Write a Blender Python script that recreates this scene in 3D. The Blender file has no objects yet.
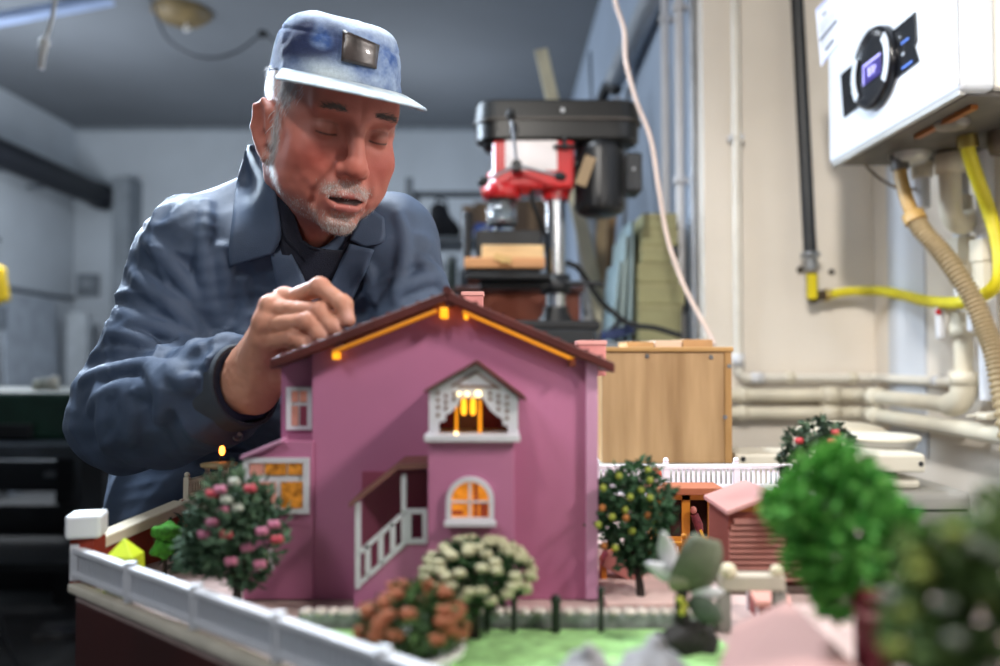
import bpy, bmesh, math, random
import numpy as np
from mathutils import Vector, Matrix

rnd = random.Random(7)
COL = bpy.context.scene.collection
F = 778.0                      # focal length in pixels (28 mm on a 36 mm frame)
ZC = 1.05                      # camera height
PITCH = math.atan(23.0 / F)
SP, CP = math.sin(PITCH), math.cos(PITCH)

def at(px, py, Y):
    a, b = (px - 500.0) / F, (333.0 - py) / F
    d = Vector((a, CP - b * SP, SP + b * CP))
    return Vector((0, 0, ZC)) + d * (Y / d.y)

# ------------------------------------------------------------------ materials
def lin(c):
    return tuple((v / 12.92 if v <= 0.04045 else ((v + 0.055) / 1.055) ** 2.4) for v in c)

def rgb(h):
    return lin(tuple(int(h[i:i + 2], 16) / 255 for i in (0, 2, 4)))

MATS = {}
def mat(name, col, rough=0.6, metal=0.0, var=0.12, scale=8.0, bump=0.0, bscale=None, col2=None, emit=None,
        estr=0.0, detail=3.0, stretch=None, coat=0.0, sss=0.0, island=None, vcol=False, spec=0.5, trans=0.0, transl=0.0):
    if name in MATS:
        return MATS[name]
    m = bpy.data.materials.new(name)
    m.use_nodes = True
    nt = m.node_tree
    nt.nodes.clear()
    N = nt.nodes.new
    L = nt.links.new
    out = N('ShaderNodeOutputMaterial')
    b = N('ShaderNodeBsdfPrincipled')
    L(b.outputs[0], out.inputs[0])
    c = rgb(col) if isinstance(col, str) else col
    if col2:
        c2 = rgb(col2)
    else:
        c2 = tuple(max(0.0, v * (1 - var * 1.6)) for v in c)
        c = tuple(min(1.0, v * (1 + var * 0.5)) for v in c)
    tc = N('ShaderNodeTexCoord')
    mp = N('ShaderNodeMapping')
    if stretch:
        mp.inputs['Scale'].default_value = stretch
    L(tc.outputs['Object'], mp.inputs[0])
    nz = N('ShaderNodeTexNoise')
    nz.inputs['Scale'].default_value = scale
    nz.inputs['Detail'].default_value = detail
    L(mp.outputs[0], nz.inputs['Vector'])
    mix = N('ShaderNodeMix')
    mix.data_type = 'RGBA'
    mix.inputs['A'].default_value = (*c, 1)
    mix.inputs['B'].default_value = (*c2, 1)
    ramp = N('ShaderNodeMapRange')
    ramp.inputs[1].default_value = 0.35
    ramp.inputs[2].default_value = 0.68
    if island:
        geo = N('ShaderNodeNewGeometry')
        L(geo.outputs['Random Per Island'], mix.inputs['Factor'])
        mix.inputs['B'].default_value = (*rgb(island), 1)
    else:
        L(nz.outputs[0], ramp.inputs[0])
        L(ramp.outputs[0], mix.inputs['Factor'])
    src = mix.outputs['Result']
    if vcol:
        at_ = N('ShaderNodeVertexColor')
        at_.layer_name = 'Col'
        mm = N('ShaderNodeMix')
        mm.data_type = 'RGBA'
        mm.blend_type = 'MULTIPLY'
        mm.inputs['Factor'].default_value = 1.0
        L(at_.outputs[0], mm.inputs['A'])
        L(src, mm.inputs['B'])
        src = mm.outputs['Result']
    L(src, b.inputs['Base Color'])
    b.inputs['Roughness'].default_value = rough
    b.inputs['Metallic'].default_value = metal
    b.inputs['Specular IOR Level'].default_value = spec
    if transl:
        tl = N('ShaderNodeBsdfTranslucent')
        ms = N('ShaderNodeMixShader')
        ms.inputs[0].default_value = transl
        L(src, tl.inputs[0])
        L(b.outputs[0], ms.inputs[1])
        L(tl.outputs[0], ms.inputs[2])
        L(ms.outputs[0], out.inputs[0])
    if coat:
        b.inputs['Coat Weight'].default_value = coat
    if trans:
        b.inputs['Transmission Weight'].default_value = trans
    if sss:
        b.inputs['Subsurface Weight'].default_value = sss
        b.inputs['Subsurface Radius'].default_value = (0.012, 0.004, 0.002)
        b.inputs['Subsurface Scale'].default_value = 0.5
    if emit:
        b.inputs['Emission Color'].default_value = (*rgb(emit), 1)
        b.inputs['Emission Strength'].default_value = estr
    if bump:
        bp = N('ShaderNodeBump')
        bp.inputs['Strength'].default_value = bump
        bp.inputs['Distance'].default_value = 0.004
        n2 = N('ShaderNodeTexNoise')
        n2.inputs['Scale'].default_value = bscale or scale * 6
        n2.inputs['Detail'].default_value = 4
        L(mp.outputs[0], n2.inputs['Vector'])
        L(n2.outputs[0], bp.inputs['Height'])
        L(bp.outputs[0], b.inputs['Normal'])
    MATS[name] = m
    return m

# ------------------------------------------------------------------ mesh builder
def basis(d):
    d = Vector(d).normalized()
    u = d.orthogonal().normalized() if abs(d.z) > 0.999 else Vector((-d.y, d.x, 0)).normalized()
    return u, d.cross(u), d

class MB:
    def __init__(self):
        self.v, self.f, self.m, self.s = [], [], [], []
        self.mi = 0
    def add(self, vs, fs, smooth=False):
        o = len(self.v)
        self.v += [tuple(p) for p in vs]
        for f in fs:
            self.f.append(tuple(o + i for i in f))
            self.m.append(self.mi)
            self.s.append(smooth)
        return self
    def mat(self, i):
        self.mi = i
        return self
    def box(self, c, s, R=None):
        c = Vector(c)
        vs = []
        for x in (-.5, .5):
            for y in (-.5, .5):
                for z in (-.5, .5):
                    p = Vector((x * s[0], y * s[1], z * s[2]))
                    vs.append(c + (R @ p if R else p))
        return self.add(vs, [(0, 1, 3, 2), (4, 6, 7, 5), (0, 4, 5, 1), (2, 3, 7, 6), (0, 2, 6, 4), (1, 5, 7, 3)])
    def bb(self, lo, hi):
        lo, hi = Vector(lo), Vector(hi)
        return self.box((lo + hi) / 2, hi - lo)
    def bar(self, p0, p1, w, h, up=(0, 0, 1)):
        """box along p0->p1, w across, h along up"""
        p0, p1 = Vector(p0), Vector(p1)
        d = (p1 - p0).normalized()
        up = Vector(up)
        x = d.cross(up)
        if x.length < 1e-6:
            x = d.orthogonal()
        x.normalize()
        z = x.cross(d).normalized()
        vs = []
        for p in (p0, p1):
            for a, b in ((-.5, -.5), (.5, -.5), (.5, .5), (-.5, .5)):
                vs.append(p + x * (a * w) + z * (b * h))
        return self.add(vs, [(0, 1, 2, 3), (7, 6, 5, 4), (0, 4, 5, 1), (1, 5, 6, 2), (2, 6, 7, 3), (3, 7, 4, 0)])
    def cyl(self, p0, p1, r0, r1=None, n=16, cap=True):
        r1 = r0 if r1 is None else r1
        p0, p1 = Vector(p0), Vector(p1)
        u, w, d = basis(p1 - p0)
        vs = []
        for p, r in ((p0, r0), (p1, r1)):
            for i in range(n):
                a = 2 * math.pi * i / n
                vs.append(p + u * (r * math.cos(a)) + w * (r * math.sin(a)))
        self.add(vs, [(i, (i + 1) % n, n + (i + 1) % n, n + i) for i in range(n)], True)
        if cap:
            self.add(vs[:n], [tuple(range(n - 1, -1, -1))])
            self.add(vs[n:], [tuple(range(n))])
        return self
    def tube(self, pts, r, n=10, cap=True):
        pts = [Vector(p) for p in pts]
        k = len(pts)
        rs = r if isinstance(r, (list, tuple)) else [r] * k
        vs = []
        T = []
        for i in range(k):
            T.append((pts[min(k - 1, i + 1)] - pts[max(0, i - 1)]).normalized())
        u = basis(T[0])[0]
        for i in range(k):
            u = (u - T[i] * u.dot(T[i])).normalized()
            w = T[i].cross(u)
            for j in range(n):
                a = 2 * math.pi * j / n
                vs.append(pts[i] + (u * math.cos(a) + w * math.sin(a)) * rs[i])
        fs = [(i * n + j, i * n + (j + 1) % n, (i + 1) * n + (j + 1) % n, (i + 1) * n + j) for i in range(k - 1) for j in range(n)]
        self.add(vs, fs, True)
        if cap:
            self.add(vs[:n], [tuple(range(n - 1, -1, -1))])
            self.add(vs[-n:], [tuple(range(n))])
        return self
    def lathe(self, c, prof, n=24, axis=(0, 0, 1), smooth=True):
        c = Vector(c)
        u, w, d = basis(axis)
        vs = []
        for r, h in prof:
            for i in range(n):
                a = 2 * math.pi * i / n
                vs.append(c + u * (r * math.cos(a)) + w * (r * math.sin(a)) + d * h)
        k = len(prof)
        fs = [(i * n + j, i * n + (j + 1) % n, (i + 1) * n + (j + 1) % n, (i + 1) * n + j) for i in range(k - 1) for j in range(n)]
        self.add(vs, fs, smooth)
        if prof[0][0] > 1e-5:
            self.add(vs[:n], [tuple(range(n - 1, -1, -1))])
        if prof[-1][0] > 1e-5:
            self.add(vs[-n:], [tuple(range(n))])
        return self
    def prism(self, poly, ext):
        """polygon (list of 3-D points) pushed along ext"""
        n = len(poly)
        poly = [Vector(p) for p in poly]
        ext = Vector(ext)
        nrm = Vector((0, 0, 0))
        for i in range(n):
            a, b = poly[i], poly[(i + 1) % n]
            nrm += a.cross(b)
        if nrm.dot(ext) > 0:
            poly = poly[::-1]
        vs = poly + [p + ext for p in poly]
        fs = [tuple(range(n)), tuple(range(2 * n - 1, n - 1, -1))]
        fs += [(i, n + i, n + (i + 1) % n, (i + 1) % n) for i in range(n)]
        return self.add(vs, fs)
    def ball(self, c, r, n=12, m=8, noise=0.0, R=None):
        c = Vector(c)
        if not isinstance(r, (tuple, list, Vector)):
            r = (r, r, r)
        vs = [Vector((0, 0, 1))]
        for i in range(1, m):
            t = math.pi * i / m
            for j in range(n):
                a = 2 * math.pi * j / n
                vs.append(Vector((math.sin(t) * math.cos(a), math.sin(t) * math.sin(a), math.cos(t))))
        vs.append(Vector((0, 0, -1)))
        out = []
        for p in vs:
            k = 1 + (rnd.uniform(-noise, noise) if noise else 0)
            q = Vector((p.x * r[0], p.y * r[1], p.z * r[2])) * k
            out.append(c + (R @ q if R else q))
        fs = [(0, 1 + j, 1 + (j + 1) % n) for j in range(n)]
        for i in range(m - 2):
            for j in range(n):
                a = 1 + i * n
                fs.append((a + j, a + n + j, a + n + (j + 1) % n, a + (j + 1) % n))
        e = len(vs) - 1
        a = 1 + (m - 2) * n
        fs += [(a + j, e, a + (j + 1) % n) for j in range(n)]
        return self.add(out, fs, True)
    def grid(self, rows, smooth=True):
        n, k = len(rows), len(rows[0])
        vs = [p for r in rows for p in r]
        return self.add(vs, [(i * k + j, i * k + j + 1, (i + 1) * k + j + 1, (i + 1) * k + j) for i in range(n - 1) for j in range(k - 1)], smooth)
    def leaf(self, c, d, nrm, ln, wd):
        d = Vector(d).normalized()
        s = d.cross(Vector(nrm))
        if s.length < 1e-4:
            s = d.orthogonal()
        s.normalize()
        up = s.cross(d)
        c = Vector(c)
        vs = [c, c + d * ln * .5 + s * wd * .5 + up * wd * .2, c + d * ln - up * ln * .1, c + d * ln * .5 - s * wd * .5 + up * wd * .2, c + d * ln * .55 - up * wd * .1]
        return self.add(vs, [(0, 1, 4), (1, 2, 4), (2, 3, 4), (3, 0, 4)])
    def build(self, name, mats, parent=None, origin=None, bevel=0.0, seg=2, solid=0.0, subd=0):
        me = bpy.data.meshes.new(name)
        o0 = Vector(origin) if origin is not None else (ORG.get(parent.name, Vector((0, 0, 0))) if parent else Vector((0, 0, 0)))
        me.from_pydata([(p[0] - o0.x, p[1] - o0.y, p[2] - o0.z) for p in self.v], [], self.f)
        for mm in (mats if isinstance(mats, (list, tuple)) else [mats]):
            me.materials.append(mm)
        me.polygons.foreach_set('material_index', self.m)
        me.polygons.foreach_set('use_smooth', self.s)
        me.update()
        o = bpy.data.objects.new(name, me)
        COL.objects.link(o)
        if parent:
            o.parent = parent
            ORG[o.name] = o0
        else:
            o.location = o0
            ORG[o.name] = o0
        if solid:
            md = o.modifiers.new('Solid', 'SOLIDIFY')
            md.thickness = solid
            md.offset = 0
        if bevel:
            md = o.modifiers.new('Bevel', 'BEVEL')
            md.width = bevel
            md.segments = seg
            md.limit_method = 'ANGLE'
            md.angle_limit = math.radians(40)
        if subd:
            md = o.modifiers.new('Sub', 'SUBSURF')
            md.levels = md.render_levels = subd
        return o

ORG = {}
def thing(name, label, cat, loc, group=None):
    o = bpy.data.objects.new(name, None)
    o.empty_display_size = 0.02
    COL.objects.link(o)
    o.location = loc
    ORG[o.name] = Vector(loc)
    o['label'] = label
    o['category'] = cat
    o['kind'] = 'thing'
    if group:
        o['group'] = group
    return o

def tag(o, label, cat, group=None):
    o['kind'] = 'thing'
    o['label'] = label
    o['category'] = cat
    if group:
        o['group'] = group
    return o

def struct(o, label, cat):
    o['kind'] = 'structure'
    o['label'] = label
    o['category'] = cat
    return o

def copy_tree(o, parent=None):
    c = o.copy()
    COL.objects.link(c)
    ORG[c.name] = ORG.get(o.name, Vector((0, 0, 0)))
    if parent:
        c.parent = parent
    for ch in list(o.children):
        copy_tree(ch, c)
    return c

def spline(pts, n=8):
    """Catmull-Rom through the points"""
    P = [Vector(p) for p in pts]
    P = [P[0] * 2 - P[1]] + P + [P[-1] * 2 - P[-2]]
    out = []
    for i in range(1, len(P) - 2):
        for k in range(n):
            t = k / n
            a, b, c, d = P[i - 1], P[i], P[i + 1], P[i + 2]
            out.append(0.5 * ((2 * b) + (c - a) * t + (2 * a - 5 * b + 4 * c - d) * t * t + (3 * b - a - 3 * c + d) * t ** 3))
    out.append(P[-2])
    return out

# ------------------------------------------------------------------ signed-distance modelling
def smin(a, b, k):
    h = np.maximum(k - np.abs(a - b), 0) / k
    return np.minimum(a, b) - h * h * k * 0.25

def smax(a, b, k):
    return -smin(-a, -b, k)

def ell(P, c, r, R=None):
    q = P - np.array(c, dtype=np.float32)
    if R is not None:
        q = q @ R            # columns of R = local axes
    r = np.array(r, dtype=np.float32)
    k0 = np.sqrt(((q / r) ** 2).sum(1))
    k1 = np.sqrt(((q / (r * r)) ** 2).sum(1)) + 1e-9
    return k0 * (k0 - 1) / k1

def cap(P, a, b, ra, rb=None):
    rb = ra if rb is None else rb
    a = np.array(a, dtype=np.float32)
    b = np.array(b, dtype=np.float32)
    ab = b - a
    t = np.clip(((P - a) @ ab) / max(float(ab @ ab), 1e-12), 0, 1)
    q = P - a - t[:, None] * ab
    return np.sqrt((q * q).sum(1)) - (ra + (rb - ra) * t)

def chain(P, pts, rs, k):
    d = None
    for i in range(len(pts) - 1):
        e = cap(P, pts[i], pts[i + 1], rs[i], rs[i + 1])
        d = e if d is None else smin(d, e, k)
    return d

def _hash(i, j, k):
    n = (i * 374761393 + j * 668265263 + k * 2147483647) & 0x7fffffff
    n = ((n ^ (n >> 13)) * 1274126177) & 0x7fffffff
    return ((n ^ (n >> 16)) & 0xffff).astype(np.float32) / 65535.0

def vnoise(P, s):
    q = P * s
    i = np.floor(q).astype(np.int64)
    f = (q - i).astype(np.float32)
    f = f * f * (3 - 2 * f)
    r = 0
    for dx in (0, 1):
        for dy in (0, 1):
            for dz in (0, 1):
                w = (f[:, 0] if dx else 1 - f[:, 0]) * (f[:, 1] if dy else 1 - f[:, 1]) * (f[:, 2] if dz else 1 - f[:, 2])
                r = r + w * _hash(i[:, 0] + dx, i[:, 1] + dy, i[:, 2] + dz)
    return r * 2 - 1

def surfnet(f, lo, hi, h):
    K = 4
    lo = np.array(lo, dtype=np.float32)
    hi = np.array(hi, dtype=np.float32)
    nb = np.ceil((hi - lo) / (h * K)).astype(int) + 1
    n = nb * K
    bi = np.stack(np.meshgrid(*[np.arange(k) for k in nb], indexing='ij'), -1).reshape(-1, 3)
    ctr = lo + (bi * K + (K - 1) / 2).astype(np.float32) * h
    d = f(ctr)
    near = np.abs(d) < h * K * 0.87 * 2.2
    G = np.repeat(np.repeat(np.repeat(np.where(d < 0, -1.0, 1.0).astype(np.float32).reshape(nb), K, 0), K, 1), K, 2)
    sel = bi[near]
    off = np.stack(np.meshgrid(*[np.arange(K)] * 3, indexing='ij'), -1).reshape(-1, 3)
    idx = (sel[:, None, :] * K + off[None]).reshape(-1, 3)
    val = np.empty(len(idx), dtype=np.float32)
    for s in range(0, len(idx), 400000):
        e = idx[s:s + 400000]
        val[s:s + 400000] = f(lo + e.astype(np.float32) * h)
    G[idx[:, 0], idx[:, 1], idx[:, 2]] = val
    I = G < 0
    c = np.zeros(n - 1, dtype=np.int8)
    for dx in (0, 1):
        for dy in (0, 1):
            for dz in (0, 1):
                c += I[dx:n[0] - 1 + dx, dy:n[1] - 1 + dy, dz:n[2] - 1 + dz]
    act = np.argwhere((c > 0) & (c < 8))
    corners = np.array([(x, y, z) for x in (0, 1) for y in (0, 1) for z in (0, 1)])
    cv = np.stack([G[act[:, 0] + a, act[:, 1] + b, act[:, 2] + g] for a, b, g in corners], 1)
    acc = np.zeros((len(act), 3), dtype=np.float32)
    cnt = np.zeros(len(act), dtype=np.float32)
    for p in range(8):
        for q in range(p + 1, 8):
            if np.abs(corners[p] - corners[q]).sum() != 1:
                continue
            a, b = cv[:, p], cv[:, q]
            m = (a < 0) != (b < 0)
            t = np.where(m, a / np.where(m, a - b, 1), 0)
            pos = corners[p] + t[:, None] * (corners[q] - corners[p])
            acc += pos * m[:, None]
            cnt += m
    V = lo + (act + acc / cnt[:, None]) * h
    vid = np.full(n - 1, -1, dtype=np.int64)
    vid[act[:, 0], act[:, 1], act[:, 2]] = np.arange(len(act))
    quads = []
    for ax in range(3):
        u, w = (ax + 1) % 3, (ax + 2) % 3
        A = [slice(1, n[i] - 1) for i in range(3)]
        B = list(A)
        A[ax] = slice(0, n[ax] - 1)
        B[ax] = slice(1, n[ax])
        s0, s1 = I[tuple(A)], I[tuple(B)]
        e = np.argwhere(s0 != s1)
        ori = s0[e[:, 0], e[:, 1], e[:, 2]]
        e = e + np.array([0 if i == ax else 1 for i in range(3)])
        q = []
        for du, dw in ((-1, -1), (0, -1), (0, 0), (-1, 0)):
            g = e.copy()
            g[:, u] += du
            g[:, w] += dw
            q.append(vid[g[:, 0], g[:, 1], g[:, 2]])
        q = np.stack(q, 1)
        q[~ori] = q[~ori][:, ::-1]
        quads.append(q)
    Q = np.concatenate(quads)
    Q = Q[(Q >= 0).all(1)]
    return V, Q

def np_object(name, V, Q, mats, parent=None, origin=(0, 0, 0), col=None):
    me = bpy.data.meshes.new(name)
    V = np.asarray(V, dtype=np.float32) - np.array(origin, dtype=np.float32)
    me.vertices.add(len(V))
    me.vertices.foreach_set('co', V.ravel())
    k = Q.shape[1]
    me.loops.add(len(Q) * k)
    me.loops.foreach_set('vertex_index', Q.ravel().astype(np.int32))
    me.polygons.add(len(Q))
    me.polygons.foreach_set('loop_start', np.arange(0, len(Q) * k, k, dtype=np.int32))
    me.polygons.foreach_set('use_smooth', np.ones(len(Q), dtype=bool))
    me.update(calc_edges=True)
    me.validate()
    for m in (mats if isinstance(mats, (list, tuple)) else [mats]):
        me.materials.append(m)
    if col is not None:
        ca = me.color_attributes.new('Col', 'FLOAT_COLOR', 'POINT')
        c4 = np.ones((len(V), 4), dtype=np.float32)
        c4[:, :3] = col
        ca.data.foreach_set('color', c4.ravel())
    o = bpy.data.objects.new(name, me)
    COL.objects.link(o)
    if parent:
        o.parent = parent
    else:
        o.location = origin
    ORG[o.name] = Vector(origin)
    return o
# ================================================================== CAMERA, WORLD, LIGHT
sc = bpy.context.scene
cam_d = bpy.data.cameras.new('camera')
cam_d.sensor_width = 36
cam_d.lens = 28.008
cam_d.clip_start = 0.02
cam_d.clip_end = 60
cam_d.dof.use_dof = True
cam_d.dof.focus_distance = 0.96
cam_d.dof.aperture_fstop = 2.1
cam = bpy.data.objects.new('camera', cam_d)
COL.objects.link(cam)
cam.location = (0, 0, ZC)
cam.rotation_euler = (math.pi / 2 + PITCH, 0, 0)
sc.camera = cam
sc.view_settings.view_transform = 'Standard'
sc.view_settings.look = 'None'
sc.view_settings.exposure = 0.0
sc.view_settings.gamma = 1.0
sc.view_settings.use_curve_mapping = False
w = bpy.data.worlds.new('world')
sc.world = w
w.use_nodes = True
bg = w.node_tree.nodes['Background']
bg.inputs[0].default_value = (0.72, 0.74, 0.80, 1)
bg.inputs[1].default_value = 0.12

def area(name, loc, target, size, power, col, sy=None, spread=None):
    l = bpy.data.lights.new(name, 'AREA')
    l.energy = power
    l.color = col
    l.size = size
    if sy:
        l.shape = 'RECTANGLE'
        l.size_y = sy
    if spread:
        l.spread = math.radians(spread)
    o = bpy.data.objects.new(name, l)
    COL.objects.link(o)
    o.location = loc
    d = Vector(target) - Vector(loc)
    o.rotation_euler = d.to_track_quat('-Z', 'Y').to_euler()
    return o

# ceiling lamp behind the camera, slightly to the left (throws the boiler's shadow to the lower right)
area('ceiling_lamp_light', (-0.30, -0.45, 2.50), (1.0, 2.0, 1.25), 0.16, 8.5, (1.0, 0.95, 0.88), spread=66)
# desk lamp high on the right (throws the model's shadows to the left)
area('desk_lamp_light', (0.74, 0.27, 1.72), (0.0, 0.75, 0.98), 0.12, 5.5, (1.0, 0.93, 0.88), spread=130)
# soft fill light added above the front left, for fence and lawn
area('front_fill_light', (-0.95, -0.35, 2.15), (0.05, 0.62, 0.85), 0.45, 2.2, (0.95, 0.97, 1.0), spread=80)
# cool ceiling lamp over the man, a little behind him
area('overhead_lamp_light', (-0.55, 1.40, 2.85), (-0.15, 0.85, 1.0), 0.35, 27, (0.84, 0.92, 1.0), spread=110)
# cool tube light beyond the left edge of the picture
area('cool_tube_light', (-1.55, 2.55, 2.20), (-0.3, 1.0, 1.25), 0.25, 46, (0.70, 0.84, 1.0), sy=0.9, spread=95)
# unseen cool point lights added to brighten the ceiling and far walls
def bulb(name, loc, power, col, r):
    l = bpy.data.lights.new(name, 'POINT')
    l.energy = power
    l.color = col
    l.shadow_soft_size = r
    o = bpy.data.objects.new(name, l)
    COL.objects.link(o)
    o.location = loc
bulb('workshop_fill_light', (-2.9, 4.5, 2.0), 78, (0.86, 0.92, 1.0), .2)
bulb('workshop_fill_light', (-0.6, 5.4, 2.1), 36, (0.86, 0.92, 1.0), .2)
bulb('left_fill_light', (-3.1, 3.0, 2.55), 26, (0.80, 0.90, 1.0), .15)  # added fill that lifts the left wall
bulb('workshop_fill_light', (-0.9, 2.9, 2.45), 24, (0.84, 0.91, 1.0), .15)

# ================================================================== ROOM
XB, XR, YF, YB, XL = 0.58, 1.06, 2.2, 7.0, -3.85
ZT = at(560, 128, YB).z
m_floor = mat('floor_concrete', '4a4a4a', 0.85, var=0.35, scale=3.0, bump=0.3, bscale=30, detail=8)
m_blue = mat('blue_plaster', 'a6b5c8', 0.85, var=0.06, scale=2.0, bump=0.15, bscale=40)
m_grey = mat('grey_plaster', 'b6bdc3', 0.88, var=0.08, scale=1.4, bump=0.15, bscale=30)
m_ceil = mat('ceiling_plaster', '6e7379', 0.9, var=0.07, scale=0.9, bump=0.1, bscale=20)
m_beige = mat('beige_plaster', 'e2d9cd', 0.8, var=0.06, scale=2.5, bump=0.2, bscale=25)
m_white = mat('white_paint', 'e8e6e2', 0.5, var=0.05, scale=6)

def slab(name, lo, hi, m, label, cat):
    return struct(MB().bb(lo, hi).build(name, m), label, cat)
slab('floor', (XL - .1, -1.5, -.1), (XR + .1, YB + .1, 0), m_floor, 'dark grey concrete workshop floor', 'floor')
slab('ceiling', (XL - .1, -1.5, ZT), (XR + .1, YB + .1, ZT + .1), m_ceil, 'grey plaster ceiling', 'ceiling')
slab('wall_back', (XL - .1, YB, 0), (XB + .1, YB + .1, ZT), m_grey, 'pale grey back wall', 'wall')
slab('wall_left', (XL - .1, -1.5, 0), (XL, YB, ZT), m_grey, 'grey left wall under the black duct', 'wall')
slab('wall_partition', (XB, YF + .1, 0), (XB + .1, YB, ZT), m_blue, 'pale blue wall behind the drill press', 'wall')
slab('wall_return', (XB, YF, 0), (XR + .1, YF + .1, ZT), m_beige, 'beige wall facing the camera beside the boiler', 'wall')
slab('wall_right', (XR, -1.5, 0), (XR + .1, YF, ZT), m_beige, 'beige wall carrying the boiler', 'wall')
# beam / pale strip where ceiling meets the back wall
slab('trim_1', (XL, YB - .03, ZT - .03), (XB, YB, ZT), mat('trim_grey', '8d949b', 0.8), 'thin grey strip along the top of the back wall', 'trim')
slab('trim_2', (XR - .006, 1.93, 0.80), (XR, 2.11, ZT), mat('white_patch', 'd0d3d9', 0.75, var=.05, scale=3), 'white painted strip on the beige wall behind the yellow hose', 'painted strip')
# pillar against the back wall
slab('wall_pillar', (at(121, 200, 6.9).x, 6.75, 0), (at(137, 200, 6.9).x, YB, ZT - .5), mat('pillar_grey', '7f868c', .85), 'grey pillar on the back wall left of the man', 'pillar')
# trunking across the ceiling, top left
o = MB().bar(at(-60, 30, 4.2), at(170, -12, 4.6), .10, .05).build('trim_3', mat('trunking', '8fa0c0', 0.5, var=.1), None, bevel=.01)
struct(o, 'bluish cable trunking across the ceiling at top left', 'trim')

# ================================================================== LEFT / BACK CLUTTER
m_black = mat('black_metal', '15171b', 0.45, var=.2)
m_blackr = mat('black_rubber', '17181a', 0.7, var=.2)
m_steel = mat('steel', 'a9adb2', 0.28, 1.0, var=.1, scale=20)
m_dark = mat('dark_steel', '1d2024', 0.6, var=.3)

d = thing('exhaust_duct', 'black exhaust duct running along the left wall towards the back', 'duct', at(105, 198, 6.9))
MB().cyl(at(-60, 128, 4.9), at(100, 196, 6.75), .105, n=24).build('duct_tube', mat('duct_black', '10131b', 0.5), d)
MB().lathe(at(100, 196, 6.75), [(.11, -.06), (.118, -.05), (.118, .05), (.10, .07), (0, .075)], 24, axis=at(100, 196, 6.75) - at(-60, 128, 4.9)).build('end_collar', mat('duct_black', '10131b'), d)
for px, Y in ((30, 5.7), (70, 6.3)):
    p = at(px, 168 + (px - 30) * .42, Y)
    MB().bar(p + Vector((-.02, 0, 0)), Vector((XL + .002, p.y, p.z - .02)), .04, .02).build('wall_bracket', mat('bracket_grey', '555b63'), d)
# shadowed panel and fittings on the left/back wall
p = at(88, 285, YB - .02)
d = thing('switch_panel', 'small grey switch panel on the back wall left of the sleeve', 'switch', p)
MB().box(p, (.2, .03, .2)).build('plate', mat('switch_grey', '6f767d'), d, bevel=.008)
MB().box(p + Vector((0, -.02, .01)), (.09, .02, .05)).build('rocker', mat('switch_dark', '969da3'), d, bevel=.004)
p = at(40, 293, YB - .03)
zw = at(0, 293, 6.4).z
tag(MB().tube([(XL + .02, 5.6, zw + .02), (XL + .02, 6.2, zw + .01), (XL + .02, 6.6, zw), (XL + .02, YB - .02, zw)], .018, 8).build('wall_conduit', mat('conduit_grey', '6d747c')),
    'thin grey conduit along the left wall at the far left', 'conduit')
o = MB().bb((at(60, 300, 6.5).x, 6.6, 0), (at(80, 300, 6.5).x, 6.7, at(0, 312, 6.5).z)).build('locker', mat('panel_pale0', 'aeb4b8', .7, var=.1), None, bevel=.01)
tag(o, 'pale locker beside the sleeve at the back wall', 'locker')
o = MB().prism([(XL + .14, 5.9, .0), (XL + .14, 6.6, .0), (XL + .035, 6.6, at(0, 298, 6.4).z), (XL + .035, 5.9, at(0, 298, 6.4).z)], (.03, 0, 0)).build('grey_board', mat('panel_pale1', '9aa2ab', .7, var=.1), None, bevel=.006)
tag(o, 'wide pale grey board leaning on the left wall behind the green machine', 'board')
# yellow hanging tool at the left edge
d = thing('hanging_tool', 'yellow tool hanging at the far left edge above the green machine', 'tool', at(-4, 300, 4.5))
MB().prism([at(-12, 262, 4.5), at(2, 268, 4.5), at(7, 300, 4.5), at(-8, 306, 4.5)], (0, .04, 0)).build('handle', mat('tool_yellow', 'd9b40a', .5), d, bevel=.008)
MB().bb(Vector(at(-6, 306, 4.5)), at(4, 330, 4.5) + Vector((0, .03, 0))).build('blade', mat('tool_grey', '8b9198', .4, .6), d)
MB().cyl(at(-8, 240, 4.52), at(-8, 264, 4.52), .008, n=8).build('hook', m_dark, d)
MB().bar(Vector((XL, 4.5, at(-8, 240, 4.52).z)), at(-8, 240, 4.52) + Vector((.04, 0, 0)), .03, .03).build('wall_rail', m_dark, d)

# dark workbench with a green machine
m_bench = mat('bench_dark', '24282d', .6, var=.35, scale=5)
zb = at(0, 436, 3.0).z
d = thing('machine_bench', 'dark steel workbench standing at the far left under the green machine', 'workbench', (-1.95, 3.0, 0))
MB().bb((-2.6, 2.7, zb - .05), (-1.38, 3.45, zb)).build('bench_top', mat('bench_top', '3d444c', .45, var=.3), d, bevel=.006)
for x in (-2.5, -1.86, -1.43):
    for y in (2.78, 3.38):
        MB().bb((x - .04, y - .04, 0), (x + .04, y + .04, zb - .05)).build('leg', m_bench, d, bevel=.004)
MB().bb((-2.5, 3.3, .35), (-1.45, 3.4, .42)).build('stretcher', m_bench, d)
MB().bb((-2.5, 2.8, .28), (-1.45, 3.3, .31)).build('lower_shelf', mat('bench_shelf', '191b1e'), d)
d = thing('green_machine', 'dark green machine housing on the steel bench at the far left', 'machine', (-1.9, 3.1, zb))
MB().bb((-2.5, 2.85, zb), (-1.43, 3.3, at(0, 391, 2.9).z)).build('housing', mat('machine_green', '244a3c', .5, var=.3, scale=4), d, bevel=.02)
MB().bb((-2.1, 2.82, zb + .01), (-1.7, 2.85, zb + .06)).build('front_rail', m_dark, d, bevel=.004)
MB().cyl((-1.95, 2.83, zb + .05), (-1.95, 2.76, zb + .05), .03).build('crank_wheel', m_steel, d)
z0 = at(0, 391, 2.9).z
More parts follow.
